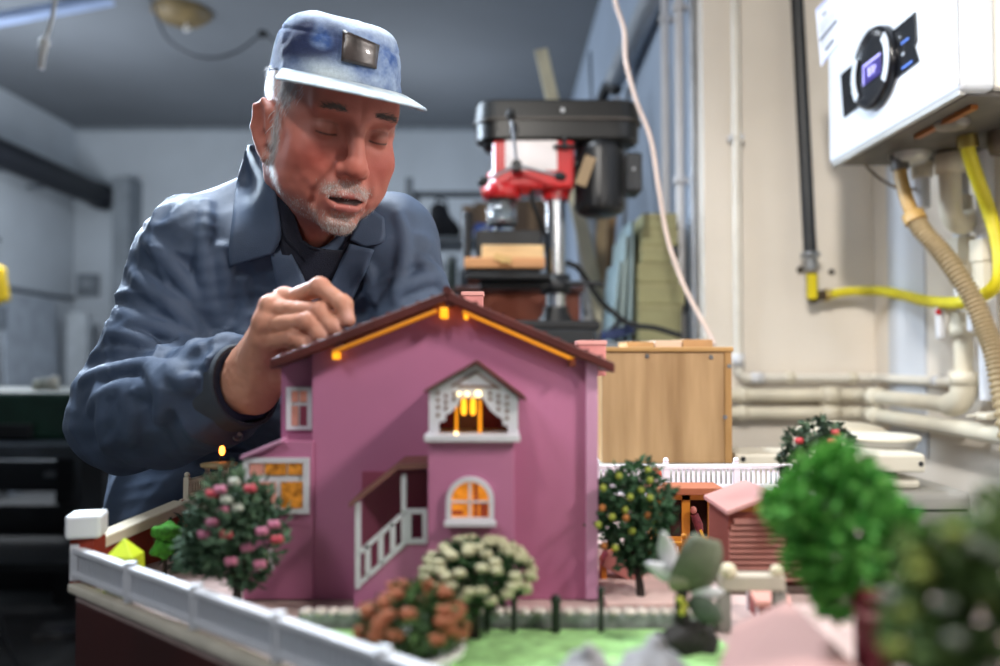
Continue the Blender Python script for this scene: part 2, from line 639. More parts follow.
for i, (px, c) in enumerate(((38, 'd9dccf'), (45, 'b8bcb4'), (54, 'e2e0d4'))):
    p = at(px, 391, 3.0)
    o = MB().lathe((p.x, 3.0, z0), [(.018, 0), (.02, .004), (.02, .03 + .006 * i), (.012, .04 + .006 * i), (0, .041 + .006 * i)], 14).build('small_jar', mat('jar%d' % i, c, .4))
    tag(o, ['leftmost small off-white jar on the green machine', 'middle small grey jar on the green machine', 'small cream jar on the green machine nearest the sleeve'][i], 'jar', 'small jars on the green machine')
# clutter below: yellow can, dark boxes, cable
d = thing('oil_can', 'yellow can on the dark tool chest beside the man at far left', 'can', (at(80, 478, 3.7).x, 3.7, .31))
px, pz = at(80, 490, 3.7).x, at(80, 493, 3.7).z
d.location.z = pz - .02
ORG[d.name] = Vector(d.location)
MB().lathe((px, 3.7, pz - .0185), [(.055, 0), (.06, .01), (.06, .13), (.03, .16), (.02, .19), (0, .19)], 18).build('body', mat('can_yellow', 'd8a512', .4), d)
MB().cyl((px, 3.7, pz + .17), (px, 3.7, pz + .20), .018).build('cap', m_blackr, d)
d2 = thing('tool_chest', 'dark tool chest in the shade behind the bench at lower left', 'tool chest', (px, 3.8, 0))
MB().bb((px - .35, 3.53, 0), (px + .5, 4.0, pz - .02)).build('body', mat('chest_dark', '1a1c20', .6, var=.3), d2, bevel=.01)
for k in range(3):
    f = MB().bb((px - .32, 3.515, .08 + k * .18), (px + .47, 3.53, .22 + k * .18)).build('drawer', mat('chest_drawer', '23262b', .5), d2, bevel=.005)
    MB().bb((px - .05, 3.495, .15 + k * .18), (px + .2, 3.515, .17 + k * .18)).build('handle', m_steel, f)
tag(MB().tube(spline([(-1.72, 2.62, .62), (-1.70, 2.60, .35), (-1.62, 2.58, .12), (-1.55, 2.55, .015), (-1.72, 2.50, .012), (-1.9, 2.55, .012), (-1.8, 2.62, .012)], 8), .008, 8).build('power_cable', m_blackr),
    'thin black cable hanging in a loop under the bench at lower left', 'cable')
for i, (x, y, sx, sy) in enumerate(((-1.64, 2.98, .2, .14), (-1.26, 3.02, .2, .2), (-1.72, 2.36, .16, .12), (-1.28, 2.62, .14, .16))):
    o = MB().box((x, y, .012), (sx, sy, .024), Matrix.Rotation(.4 * i + .2, 3, 'Z')).build('paving_offcut', mat('offcut_grey', '6f7072', .9, var=.3, bump=.4), None, bevel=.004)
    tag(o, ['grey slab offcut on the floor nearest the bench leg', 'grey slab offcut on the floor furthest right under the bench', 'grey slab offcut on the floor in front of the bench legs', 'grey slab offcut on the floor nearest the red model base'][i], 'offcut', 'slab offcuts on the floor')

# ceiling rose with hanging wire, cord with knots
p = at(182, 2, 4.6)
d = thing('ceiling_rose', 'brownish ceiling rose above the man at the top of the picture', 'ceiling fitting', (p.x, p.y, ZT))
MB().lathe((p.x, p.y, ZT), [(.17, 0), (.17, -.02), (.12, -.06), (.05, -.08), (0, -.08)], 24).build('rose_plate', mat('rose_brown', '7d6a45', .6, var=.3), d)
MB().tube(spline([(p.x + .03, p.y, ZT - .08), (p.x + .02, p.y, ZT - .12), (p.x + .05, p.y, ZT - .11)], 5), .008, 6).build('terminal', m_white, d)
w_ = [at(150, 12, 4.4), at(165, 35, 4.4), at(190, 54, 4.4), at(215, 58, 4.4), at(240, 50, 4.4), at(262, 34, 4.4), at(268, 36, 4.4), at(285, 50, 4.4)]
w_[0].z = ZT
d = thing('hanging_wire', 'slack dark wire hanging under the ceiling left of the cap', 'wire', w_[0])
MB().tube(spline(w_, 6), .008, 6).build('wire', mat('wire_dark', '4a4e55', .6), d)
MB().ball(at(263, 34, 4.4), (.03, .03, .022)).build('junction', m_blackr, d)
c_ = [at(57, -60, 2.2), at(55, 0, 2.2), at(50, 25, 2.2), at(45, 42, 2.2), at(43, 55, 2.2), at(41, 69, 2.2)]
d = thing('pull_cord', 'white knotted pull cord hanging at the top left', 'cord', c_[0])
top = Vector((c_[0].x, c_[0].y, ZT))
MB().tube([top] + c_[:1] + spline(c_, 4), .006, 6).build('cord', mat('cord_white', 'd9d9d6', .8), d)
MB().ball(at(44.5, 43, 2.2), (.014, .014, .018)).ball(at(43, 50, 2.2), (.012, .012, .016)).build('knot', mat('cord_white', 'd9d9d6'), d)
MB().tube([at(42.5, 52, 2.2), at(41, 69, 2.2)], [.011, .008], 8).build('tassel', mat('cord_white', 'd9d9d6'), d)

# ---- shelf on the back behind the left shoulder
sx0, sx1, sy = at(405, 240, 4.2).x, at(560, 240, 4.2).x, 4.2
zs = at(440, 236, sy).z
d = thing('storage_rack', 'grey storage rack in the background between the man and the drill press', 'rack', ((sx0 + sx1) / 2, sy + .2, 0))
m_rack = mat('rack_grey', '70777d', .5, .3)
for z in (zs, zs - .55, zs - 1.0):
    MB().bb((sx0, sy, z - .03), (sx1, sy + .4, z)).build('shelf', m_rack, d, bevel=.004)
for x in (sx0 + .02, sx1 - .02):
    for y in (sy + .02, sy + .38):
        MB().bb((x - .02, y - .02, 0), (x + .02, y + .02, zs + .32)).build('post', m_rack, d)
MB().bb((sx0, sy + .36, zs + .29), (sx1, sy + .4, zs + .32)).build('top_rail', mat('rail_dark', '51585f'), d)
# black bag on the rack
pc = at(441, 214, sy + .15)
d = thing('black_bag', 'black bag slumped on the rack behind the left shoulder', 'bag', (pc.x, pc.y, zs))
V, Q = surfnet(lambda P: smin(smin(ell(P, (pc.x, pc.y, zs + .075), (.075, .06, .08)), ell(P, (pc.x - .01, pc.y, zs + .16), (.05, .045, .05)), .05), ell(P, (pc.x + .06, pc.y, zs + .05), (.05, .05, .052)), .04) + .008 * vnoise(P, 25.0),
               (pc.x - .13, pc.y - .1, zs - .0), (pc.x + .15, pc.y + .1, zs + .25), .006)
np_object('body', V, Q, mat('bag_black', '14161c', .8), d, tuple(d.location))
MB().tube(spline([(pc.x - .03, pc.y, zs + .19), (pc.x - .02, pc.y, zs + .235), (pc.x + .03, pc.y, zs + .215), (pc.x + .03, pc.y, zs + .17)], 6), .007, 6).build('handle', mat('bag_black', '14161c'), d)
def carton(px0, py0, px1, Y, dep, c, lab, nm='cardboard_box', cat='box', zbase=None):
    a, b = at(px0, py0, Y), at(px1, py0, Y)
    zb_ = zs + .001 if zbase is None else zbase
    d = thing(nm, lab, cat, ((a.x + b.x) / 2, Y + dep / 2, zb_), None)
    MB().bb((a.x, Y, zb_), (b.x, Y + dep, a.z)).build('body', mat(nm + c, c, .8, var=.12), d, bevel=.004)
    xm = (a.x + b.x) / 2
    MB().bb((a.x - .001, Y - .002, a.z - .003), (b.x + .001, Y + dep + .002, a.z + .004)).build('lid', mat(nm + 'lid' + c, c, .7, var=.2), d, bevel=.002)
    MB().bb((xm - .02, Y - .004, zb_ + .01), (xm + .02, Y + .002, a.z)).build('tape', mat('tape_brown', '8a6a48', .35), d)
    return d
carton(474, 203, 500, 4.25, .3, '7d6650', 'brown cardboard box on the rack left of the drill chuck')
carton(513, 200, 552, 4.25, .3, '6e5947', 'brown cardboard box on the rack right of the drill chuck')
carton(462, 206, 473, 4.3, .2, '8b8378', 'narrow tan carton on the rack beside the black bag')
p0, p1 = at(472, 236, 4.2), at(506, 236, 4.2)
d = thing('blue_folder', 'blue folder with a white edge leaning at the rack front behind the drill chuck', 'folder', (p0.x, 4.21, zs))
MB().prism([(p0.x, 4.205, zs + .002), (p1.x, 4.205, zs + .002), (p1.x - .05, 4.24, zs + .075), (p0.x + .02, 4.24, zs + .075)], (0, .012, 0)).build('cover', mat('folder_blue', '3a63b8', .5), d, bevel=.002)
MB().bar((p0.x + .01, 4.20, zs + .012), (p1.x - .06, 4.235, zs + .07), .012, .012).build('paper_edge', m_white, d)
# things on the second shelf
z2 = zs - .55 + .0015
for i, (a_, b_, top_, c_, lab) in enumerate(((421, 443, 262, '5c6a5e', 'grey green tin on the middle rack shelf nearest the sleeve'), (446, 457, 256, '46524e', 'dark green canister on the middle rack shelf'), (459, 469, 268, '3d434a', 'low dark box on the middle rack shelf by the drill table'))):
    p0, p1 = at(a_, top_, 4.25), at(b_, top_, 4.25)
    r = (p1.x - p0.x) / 2
    d = thing('storage_tin', lab, 'tin', ((p0.x + p1.x) / 2, 4.25 + r, z2), 'tins on the middle rack shelf')
    MB().lathe((p0.x + r, 4.25 + r, z2), [(r * .97, 0), (r, .01), (r, p0.z - z2 - .03), (r * .97, p0.z - z2 - .02)], 20).build('body', mat('tin' + c_, c_, .5), d)
    MB().lathe((p0.x + r, 4.25 + r, p0.z - .025), [(r * 1.03, 0), (r * 1.03, .02), (r * .9, .028), (0, .028)], 20).build('lid', mat('tinlid', '777d7f', .35, .5), d)

# ================================================================== BLUE WALL SIDE: planks, boxes, pipes
def rod(name, pts, r, m, lab, cat, group=None, n=10):
    return tag(MB().tube(pts, r, n).build(name, m), lab, cat, group)
m_pvc = mat('white_pvc', 'd3d3d6', .35, var=.06, scale=6)
m_cream = mat('cream_pvc', 'd8cfba', .4, var=.1, scale=9)
for px, Y, lab, clips in ((664, 2.56, 'left of the two white wall pipes by the blue corner', (20,)), (679, 2.36, 'right of the two white wall pipes by the blue corner, with a clip', (8, 181))):
    p = at(px, 200, Y)
    d = thing('wall_pipe', lab, 'pipe', (XB - .03, Y, 0), 'white pipes on the blue wall')
    MB().cyl((XB - .03, Y, 0), (XB - .03, Y, ZT), .0145, n=14).build('pipe', m_pvc, d)
    for py in clips:
        q = at(px, py, Y)
        MB().lathe((XB - .03, Y, q.z), [(.016, -.011), (.021, -.011), (.021, .011), (.016, .011)], 14).bb((XB - .03, Y - .008, q.z - .008), (XB, Y + .008, q.z + .008)).build('pipe_clip', m_pvc, d)
rod('conduit', [(XB - .012, 2.275, 0), (XB - .012, 2.275, ZT)], .011, mat('conduit_steel', '9ba1aa', .4, .4), 'thin grey conduit beside the blue wall corner', 'conduit')

# grey flue with a black elbow
d = thing('flue_pipe', 'grey flue pipe slanting down the blue wall to a black elbow', 'flue', at(612, 85, 3.4))
MB().tube([Vector((at(653, -2, 2.66).x, 2.66, ZT)), at(653, -2, 2.66), at(616, 78, 3.38)], .046, 18).build('pipe', mat('flue_grey', '98a1ab', .5, var=.08), d)
MB().tube(spline([at(615, 84, 3.38), at(616, 90, 3.38), at(611, 84, 3.42), at(605, 92, 3.46), at(601, 104, 3.5)], 5), .028, 12).build('elbow', m_black, d)
# leaning laths and planks behind the drill press
laths = [
    (at(541, 50, 2.75), at(607, 340, 2.62), .045, .018, 'ddd8be', 'long cream lath leaning behind the drill press motor'),
    (at(590, 52, 3.4), at(600, 340, 3.15), .012, .012, '5c6672', 'thin dark rod leaning on the blue wall above the drill press'),
    (at(618, 100, 3.0), at(606, 345, 2.68), .03, .02, '9c7d58', 'brown wooden lath leaning right of the motor'),
    (at(613, 120, 3.35), at(592, 345, 2.9), .05, .02, 'a08a68', 'tan wooden lath leaning behind the motor'),
    (at(628, 88, 3.0), at(622, 345, 2.7), .016, .016, '77808b', 'grey rod leaning right of the motor box'),
    (at(585, 150, 3.1), at(595, 345, 2.75), .04, .015, '8e99a6', 'grey blue batten leaning behind the drill column'),
    (at(575, 190, 2.9), at(590, 345, 2.62), .03, .012, 'd8dce0', 'white batten leaning beside the drill column'),
]
zsb = at(640, 343, 2.3).z
d = thing('side_bench', 'low grey bench along the blue wall that carries the olive boxes', 'bench', (.40, 2.65, 0))
MB().bb((.275, 2.12, zsb - .04), (XB - .06, 3.2, zsb)).build('bench_top', mat('bench_grey', '8d949c', .6), d, bevel=.005)
for x in (.30, XB - .09):
    for y in (2.16, 3.14):
        MB().bb((x - .025, y - .025, 0), (x + .025, y + .025, zsb - .04)).build('leg', m_bench, d)
for i, (a, b, w_, t_, c, lab) in enumerate(laths):
    dd = (b - a).normalized()
    b = a + dd * ((zsb + .012 - a.z) / dd.z)
    o = MB().bar(a, b, w_, t_, up=(0, -1, 0)).build(['leaning_lath', 'leaning_rod'][i in (1, 4)], mat('lath%d' % i, c, .65, var=.2, scale=4, stretch=(6, 6, .6)), None, bevel=.002)
    tag(o, lab, 'lath' if i not in (1, 4) else 'rod', 'laths and rods leaning on the blue wall')
# olive cartons: stacked, slightly different widths
olive = [(638, 682, 305, 343, 'lowest olive carton of the stack by the blue wall'),
         (638, 685, 283, 305, 'second olive carton from the bottom of the stack'),
         (638, 679, 263, 283, 'third olive carton from the bottom, below the gap'),
         (641, 672, 246, 263, 'short olive carton with a dark gap at its right end'),
         (641, 678, 230, 246, 'second olive carton from the top of the stack'),
         (643, 677, 213, 230, 'topmost olive carton of the stack')]
for i, (x0, x1, y0, y1, lab) in enumerate(olive):
    Y = 2.28 + .004 * (i % 3)
    a, b = at(x0, y0, Y), at(x1, y1 if i else y1, Y)
    za, zb_ = (zsb if i == 0 else at(x0, y1, 2.28).z), at(x0, y0, 2.28).z
    d = thing('olive_carton', lab, 'carton', ((a.x + b.x) / 2, Y + .2, za), 'olive cartons stacked by the blue wall')
    MB().bb((a.x, Y, za + .001), (b.x, Y + .36, zb_ - .002)).build('body', mat('olive', '9a9770', .75, var=.12, scale=7), d, bevel=.004)
    MB().bb((a.x - .001, Y - .002, zb_ - .014), (b.x + .001, Y + .362, zb_)).build('lid', mat('olive_lid', 'a29d76', .75, var=.1, scale=7), d, bevel=.002)
for i, (xt, xb_, yt, c, lab) in enumerate(((.352, .325, 262, '93a9ae', 'leftmost pale blue foam sheet leaning beside the olive cartons'), (.372, .350, 236, 'a3b6b6', 'middle pale blue foam sheet leaning beside the olive cartons'), (.388, .376, 222, '98adb1', 'pale blue foam sheet touching the olive cartons'))):
    zt_ = at(620, yt, 2.3).z
    o = MB().prism([(xb_, 2.3, zsb), (xb_ + .013, 2.3, zsb), (xt + .011, 2.3, zt_), (xt, 2.3, zt_ + .006)], (0, .25, 0)).build('foam_sheet', mat('foam' + c, c, .8, var=.1), None, bevel=.002)
    tag(o, lab, 'foam sheet', 'foam sheets beside the olive cartons')

# pale cable hanging from the ceiling
cw = [at(612, -40, 1.9), at(615, 0, 1.9), at(624, 30, 1.9), at(626, 62, 1.9), at(636, 100, 1.9), at(651, 140, 1.9), at(659, 190, 1.9), at(668, 240, 1.9), at(683, 283, 1.88), at(699, 315, 1.86), at(711, 337, 1.84), at(714, 345, 1.82)]
top = Vector((cw[0].x, cw[0].y, ZT))
tag(MB().tube([top] + spline(cw, 5), .0055, 8).build('hanging_cable', mat('cable_pale', 'e0c9bd', .6)), 'long pale pinkish cable hanging from the ceiling right of the drill press', 'cable')

# ================================================================== WOODEN BOX ON THE BENCH (right of the house)
zbench = at(700, 465, 1.28).z
zlow = .70
d = thing('long_bench', 'grey bench behind the model under the wooden box', 'bench', (.27, 1.48, 0))
MB().bb((.10, 1.22, zbench - .03), (.40, 1.75, zbench)).build('bench_top', mat('worktop', '9b9a94', .6, var=.15), d, bevel=.006)
for x in (.13, .37):
    for y in (1.26, 1.71):
        MB().bb((x - .02, y - .02, 0), (x + .02, y + .02, zbench - .03)).build('leg', m_bench, d)
d = thing('scale_table', 'low table hidden behind the bushes under the ivory scale', 'table', (.72, 1.55, 0))
MB().bb((.42, 1.28, zlow - .03), (.92, 1.80, zlow)).build('table_top', mat('worktop', '9b9a94'), d, bevel=.006)
for x in (.45, .89):
    for y in (1.31, 1.77):
        MB().bb((x - .02, y - .02, 0), (x + .02, y + .02, zlow - .03)).build('leg', m_bench, d)
m_wood = mat('pale_wood', 'b8976d', .55, var=.0, scale=5, col2='8c6c46', stretch=(5, 5, .5), detail=6, bump=.1)
x0, x1 = at(602, 400, 1.30).x, at(732, 400, 1.30).x
zt = at(600, 347, 1.30).z
d = thing('wooden_box', 'pale wooden box standing behind the model, with two screws near its top', 'box', ((x0 + x1) / 2, 1.46, zbench))
MB().bb((x0, 1.302, zbench), (x1 - .012, 1.315, zt - .008)).build('front_board', m_wood, d, bevel=.001)
MB().bb((x1 - .012, 1.30, zbench), (x1, 1.62, zt - .008)).build('side_board', mat('edge_wood', 'a87f4a', .55, var=.2, stretch=(5, 5, .5)), d, bevel=.001)
MB().bb((x0, 1.315, zbench), (x0 + .012, 1.62, zt - .008)).build('side_board', mat('edge_wood', 'a87f4a'), d, bevel=.001)
MB().bb((x0, 1.61, zbench), (x1, 1.62, zt - .008)).build('back_board', m_wood, d, bevel=.001)
MB().bb((x0 - .002, 1.297, zt - .008), (x1 + .003, 1.622, zt)).build('top_board', mat('top_wood', 'b58b52', .55, var=.15, stretch=(.5, 5, 5)), d, bevel=.002)
for px, py in ((647, 356), (711, 357), (725, 417), (729, 366)):
    p = at(px, py, 1.301)
    MB().cyl(p + Vector((0, .002, 0)), p - Vector((0, .002, 0)), .0035, n=12).build('screw', m_steel, d)
p = at(610, 459, 1.301)
for i, (a_, b_, hgt, c, lab) in enumerate(((683, 714, .014, 'b58e63', 'small tan wood block on the wooden box near its right end'), (655, 683, .012, 'd3b9a6', 'pale pinkish paper pad on the wooden box'), (627, 655, .010, 'b99365', 'thin tan offcut on the wooden box nearest the roof'))):
    a, b = at(a_, 340, 1.36), at(b_, 340, 1.36)
    o = MB().bb((a.x, 1.36, zt), (b.x - .002, 1.46, zt + hgt)).build('wood_offcut', mat('offcut' + c, c, .7, var=.15), None, bevel=.001)
    tag(o, lab, 'offcut', 'offcuts on the wooden box')

# ================================================================== SCALE with round pan, right of the box
m_ivory = mat('ivory_plastic', 'd9d3c2', .45, var=.06)
m_sgrey = mat('scale_grey', '9c9a94', .5, var=.08)
d = thing('bench_scale', 'ivory bench scale with a round domed pan behind the green trees', 'scale', (.62, 1.42, zlow))
a, b = at(858, 500, 1.4), at(962, 540, 1.4)
ztop = at(900, 492, 1.36).z
xa, xb = at(742, 500, 1.4).x, at(960, 500, 1.4).x
MB().bb((xa + .12, 1.36, zlow), (xb, 1.62, ztop)).build('housing', m_sgrey, d, bevel=.012, seg=3)
MB().bb((xa + .132, 1.3575, ztop - .034), (xb - .012, 1.3595, ztop - .030)).build('seam', m_dark, d)
MB().bb((xa + .14, 1.38, ztop), (at(922, 480, 1.38).x, 1.60, at(0, 478, 1.38).z)).build('upper_cover', m_ivory, d, bevel=.01, seg=3)
zc0, zc1 = at(0, 473, 1.36).z, at(0, 454, 1.36).z
arm = MB().bb((at(735, 460, 1.36).x, 1.36, zc0), (at(926, 460, 1.36).x, 1.46, zc1)).build('cross_bar', m_ivory, d, bevel=.005)
for px in (743, 921):
    p = at(px, 464 - (px == 743) * 5, 1.36)
    MB().cyl(p + Vector((0, .003, 0)), p - Vector((0, .0015, 0)), .0045, n=12).build('hole', m_dark, arm)
MB().cyl((at(875, 0, 1.48).x, 1.48, zc1), (at(875, 0, 1.48).x, 1.48, at(0, 454, 1.48).z), .035, .05, n=24).build('pan_support', m_sgrey, d)
pz = at(868, 455, 1.48).z
px_ = at(875, 0, 1.48).x
pan = MB().lathe((px_, 1.48, pz), [(.028, 0), (.045, .006), (.058, .016), (.064, .028), (.064, .032)], 36).build('weighing_pan', m_sgrey, d)
MB().lathe((px_, 1.48, pz), [(.063, .030), (.067, .031), (.068, .036), (.064, .039), (.04, .040), (0, .040)], 36).build('pan_rim', m_ivory, pan)
MB().lathe((at(835, 0, 1.62).x, 1.62, zbench), [(.09, -.17), (.09, at(0, 431, 1.62).z - zbench), (.078, at(0, 426, 1.62).z - zbench), (.05, at(0, 423, 1.62).z - zbench), (0, at(0, 421, 1.62).z - zbench)], 32).build('dome_column', mat('dome_beige', 'c9bda6', .5), d)
for px in (868, 900):
    p = at(px, 482, 1.385)
    MB().cyl(Vector((p.x, 1.42, at(0, 479, 1.38).z - .002)), Vector((p.x, 1.42, zc0)), .012, n=12).build('arm_post', m_sgrey, d)
# ================================================================== PIPES ON THE BEIGE WALLS
def pipe_thing(name, label, cat, pts, r, m, group=None, n=14):
    d = thing(name, label, cat, pts[0], group)
    MB().tube(pts, r, n).build('pipe', m, d)
    return d
def ring(p, ax, r0, r1, L, m, parent, name='coupling'):
    ax = Vector(ax).normalized()
    return MB().lathe(Vector(p) - ax * L / 2, [(r0, 0), (r1, 0), (r1, L), (r0, L)], 18, axis=ax).build(name, m, parent)
YW = YF - .035
zbo = 1.478
def bend(a, b, c, r, n=6):
    """corner at b rounded with radius r"""
    a, b, c = Vector(a), Vector(b), Vector(c)
    u, v = (a - b).normalized(), (c - b).normalized()
    return [b + u * r * (1 - t) ** 2 + v * r * t ** 2 for t in [k / n for k in range(n + 1)]]
# thin white pipe: down the beige wall, elbow, right to the corner and along the right wall
XP = XR - .03
XV = XR - .0145
zA = at(800, 378, YW).z
v0 = Vector((at(737, 200, YW).x, YW, ZT))
v1 = Vector((v0.x, YW, zA))
v2 = Vector((XV, YW, zA))
v3 = Vector((XV, 1.2, zA))
d = pipe_thing('water_pipe', 'thin white pipe running down the beige wall and turning right above the two cream pipes', 'pipe',
               [v0] + bend(v0, v1, v2, .03) + bend(v1, v2, v3, .03) + [v3], .0125, mat('warm_pvc', 'd8d2c6', .4, var=.06))
ring(v1 + Vector((.05, 0, 0)), (1, 0, 0), .0125, .016, .035, m_pvc, d)
ring(v1 + Vector((0, 0, .05)), (0, 0, 1), .0125, .016, .035, m_pvc, d)
for px in (852, 790):
    p = Vector((at(px, 378, YW).x, YW, zA))
    ring(p, (1, 0, 0), .0125, .017, .02, m_cream, d, 'pipe_clip')
q = at(737, 137, YW)
MB().bb((q.x - .018, YW - .008, q.z - .006), (q.x + .018, YF - .001, q.z + .006)).build('pipe_clip', m_pvc, d)
ring((v3.x, 1.86, zA), (0, 1, 0), .0125, .0142, .022, m_pvc, d)
# two thick cream pipes
for k, (py, lab) in enumerate(((395, 'upper thick cream pipe along the beige wall, ending in an elbow under the valve'), (413, 'lower thick cream pipe running round the corner along both beige walls'))):
    z = at(800, py, YW).z
    a = Vector((at(700, py, YW).x, YW, z))
    b = Vector((XP - .03, YW, z))
    c = Vector((XP - .03, 1.2 if k else 1.68, z))
    pts = [a] + bend(a, b, c, .04)
    if k == 0:
        e = Vector((c.x, c.y, at(963, 330, 1.68).z))
        pts += bend(b, c, e, .03) + [e]
    else:
        pts += [c]
    d = pipe_thing('drain_pipe', lab, 'pipe', pts, .0185, m_cream, 'thick cream pipes')
    ring((XP - .115, YW, z), (1, 0, 0), .0185, .024, .05, m_cream, d)
    ring((XP - .03, YW - .085, z), (0, 1, 0), .0185, .024, .05, m_cream, d)
    p = at(742, py, YW)
    ring((p.x, YW, z), (1, 0, 0), .0185, .0225, .02, m_cream, d, 'pipe_clip')
    if k == 0:
        MB().tube(bend(c + Vector((0, .11, 0)), c, c + Vector((0, 0, .11)), .055), .026, 16).build('elbow', m_cream, d)
        ring(c + Vector((0, 0, .06)), (0, 0, 1), .0185, .028, .03, m_cream, d)
        ring(e + Vector((0, 0, .0)), (0, 0, 1), .0185, .027, .03, m_cream, d)
# riser with the valve
def riser(px, Y, y_top, y_bot, parts, lab, r=.017, m=m_cream):
    x = XP - .03
    zt_, zb_ = min(zbo - .006, at(px, y_top, Y).z), at(px, y_bot, Y).z
    d = thing('riser_pipe', lab, 'pipe', (x, Y, zb_), 'risers under the boiler')
    MB().cyl((x, Y, zb_), (x, Y, zt_), r, n=16).build('pipe', m, d)
    for ya, yb, rr, mm in parts:
        z0, z1 = at(px, yb, Y).z, at(px, ya, Y).z
        MB().lathe((x, Y, z0), [(r, 0), (rr, .0), (rr, (z1 - z0)), (r, (z1 - z0))], 10, smooth=False).build('coupling', mm, d, bevel=.0015)
    return d
Yr = 1.68
d = riser(964, Yr, 95, 328, ((238, 262, .029, m_cream), (262, 275, .024, m_cream), (196, 214, .024, m_cream), (312, 327, .026, m_cream)), 'white riser under the boiler with the red dotted valve handle', m=m_pvc)
pv = Vector((XP - .04, Yr, at(964, 312, Yr).z))
MB().tube(spline([pv + Vector((0, .0, .0)), pv + Vector((-.02, .04, .015)), at(943, 310, 1.70)], 6), .011, 12).build('valve_neck', m_cream, d)
vh = at(940, 320, 1.70)
hb = MB().bb(vh + Vector((-.008, -.01, -.043)), vh + Vector((.008, .01, .045))).build('valve_handle', m_pvc, d, bevel=.006, seg=3)
MB().cyl(at(938, 312, 1.69), at(938, 312, 1.69) + Vector((0, -.004, 0)), .006, n=14).build('red_dot', mat('valve_red', 'c01a1e', .4), hb)
d = riser(988, 1.594, 95, 400, ((240, 262, .03, m_cream), (262, 290, .026, m_cream), (225, 232, .022, m_pvc)), 'white riser under the boiler furthest right, beside the yellow hose', m=m_pvc)
MB().bb(Vector((XP - .075, 1.575, at(984, 318, 1.6).z - .03)), Vector((XP - .052, 1.595, at(984, 318, 1.6).z + .05))).build('valve_handle', m_pvc, d, bevel=.006)
# short stubs under the boiler
for px, Y, y0, y1, r, mm, lab in ((922, 1.70, 150, 208, .016, m_pvc, 'short white pipe stub under the boiler behind the brown hose'),):
    x = at(px, 180, Y).x
    d = thing('pipe_stub', lab, 'pipe', (x, Y, zbo))
    MB().cyl((x, Y, zbo - .006), (x, Y, at(px, y1, Y).z), r, n=16).build('pipe', mm, d)
    MB().lathe((x, Y, at(px, 178, Y).z), [(r, 0), (.022, 0), (.024, .03), (.022, .05), (r, .05)], 12, smooth=False).build('nut', m_cream, d, bevel=.002)
x = at(950, 180, 1.60).x
d = thing('trap_bend', 'cream U shaped pipe trap hanging under the boiler', 'pipe', (x, 1.60, zbo))
MB().tube([(x, 1.60, zbo - .006), (x, 1.60, zbo - .05)] + spline([(x, 1.60, zbo - .07), (x + .005, 1.605, zbo - .135), (x + .03, 1.615, zbo - .155), (x + .06, 1.63, zbo - .14), (XP - .05, 1.655, zbo - .145)], 6), .021, 14).build('pipe', m_cream, d)
ring((x, 1.60, zbo - .03), (0, 0, 1), .021, .028, .04, m_cream, d)
# black gas pipe with valve
pa, pb = at(797, 0, YF - .05), at(810, 252, YF - .05)
dr = (pa - pb).normalized()
pt = pa + dr * ((ZT - pa.z) / dr.z)
d = thing('gas_pipe', 'black gas pipe coming down the beige wall to a yellow valve', 'pipe', pb)
MB().cyl(pt, pb, .0175, n=18).build('pipe', mat('gas_black', '23262a', .45, var=.15), d)
ring(pb - dr * .008, dr, .015, .026, .014, m_steel, d)
MB().cyl(pb, pb - dr * .05, .018, n=6).build('nut', m_steel, d, bevel=.002)
pv = at(811.5, 272, YF - .05)
MB().cyl(pv, at(812, 298, YF - .05), .016, n=14).build('valve_body', mat('valve_brass', '6d5a3e', .4, .6), d)
MB().bb(at(808, 299, YF - .078), at(816, 274, YF - .07)).build('valve_lever', mat('valve_yellow', 'd8c416', .45), d, bevel=.002)
MB().tube(spline([at(812, 294, YF - .05), at(813, 299, YF - .05), at(818, 296, YF - .05), at(826, 295, YF - .05)], 4), .0145, 12).build('elbow', mat('valve_dark', '4a3c2c', .5, .5), d)
ring(at(827, 295, YF - .05), (1, 0, 0), .01, .017, .012, mat('brass', 'b9a25a', .35, .8), d)
p = at(800, 268, YF - .005)
for px, py in ((800, 270), (831, 272)):
    p = at(px, py, YF)
    tag(MB().cyl(p + Vector((0, .001, 0)), p + Vector((0, -.006, 0)), .010 if px < 810 else .008, n=12).build('wall_bolt', mat('bolt_dark', '4d463e', .5, .5)),
        'dark bolt in the beige wall %s' % ('left of the gas valve' if px < 810 else 'right of the gas valve'), 'bolt', 'bolts beside the gas valve')
# yellow hose
hp = [(.895, 1.48, zbo - .006), at(968, 150, 1.48), at(977, 178, 1.50), at(988, 208, 1.52), at(997, 240, 1.51), at(1000, 265, 1.50), at(995, 286, 1.51), at(977, 298, 1.56), at(957, 303, 1.61), at(926, 301, 1.78), at(903, 295, 1.98), at(880, 291, 2.09), at(860, 291, 2.135), at(845, 292, 2.145), at(827, 295, 2.15)]
pts = spline(hp, 14)
d = thing('gas_hose', 'yellow ribbed gas hose from the boiler round to the gas valve', 'hose', hp[0])
rs = []
for i in range(len(pts)):
    rs.append(.0125 + (.0012 if i % 2 else -.0012))
MB().tube(pts, rs, 12).build('hose', mat('hose_yellow', 'd9c91e', .5, var=.12, scale=12), d)
MB().cyl(hp[0], at(968, 148, 1.48), .018, n=6).build('nut', mat('brass', 'b9a25a', .35, .8), d)
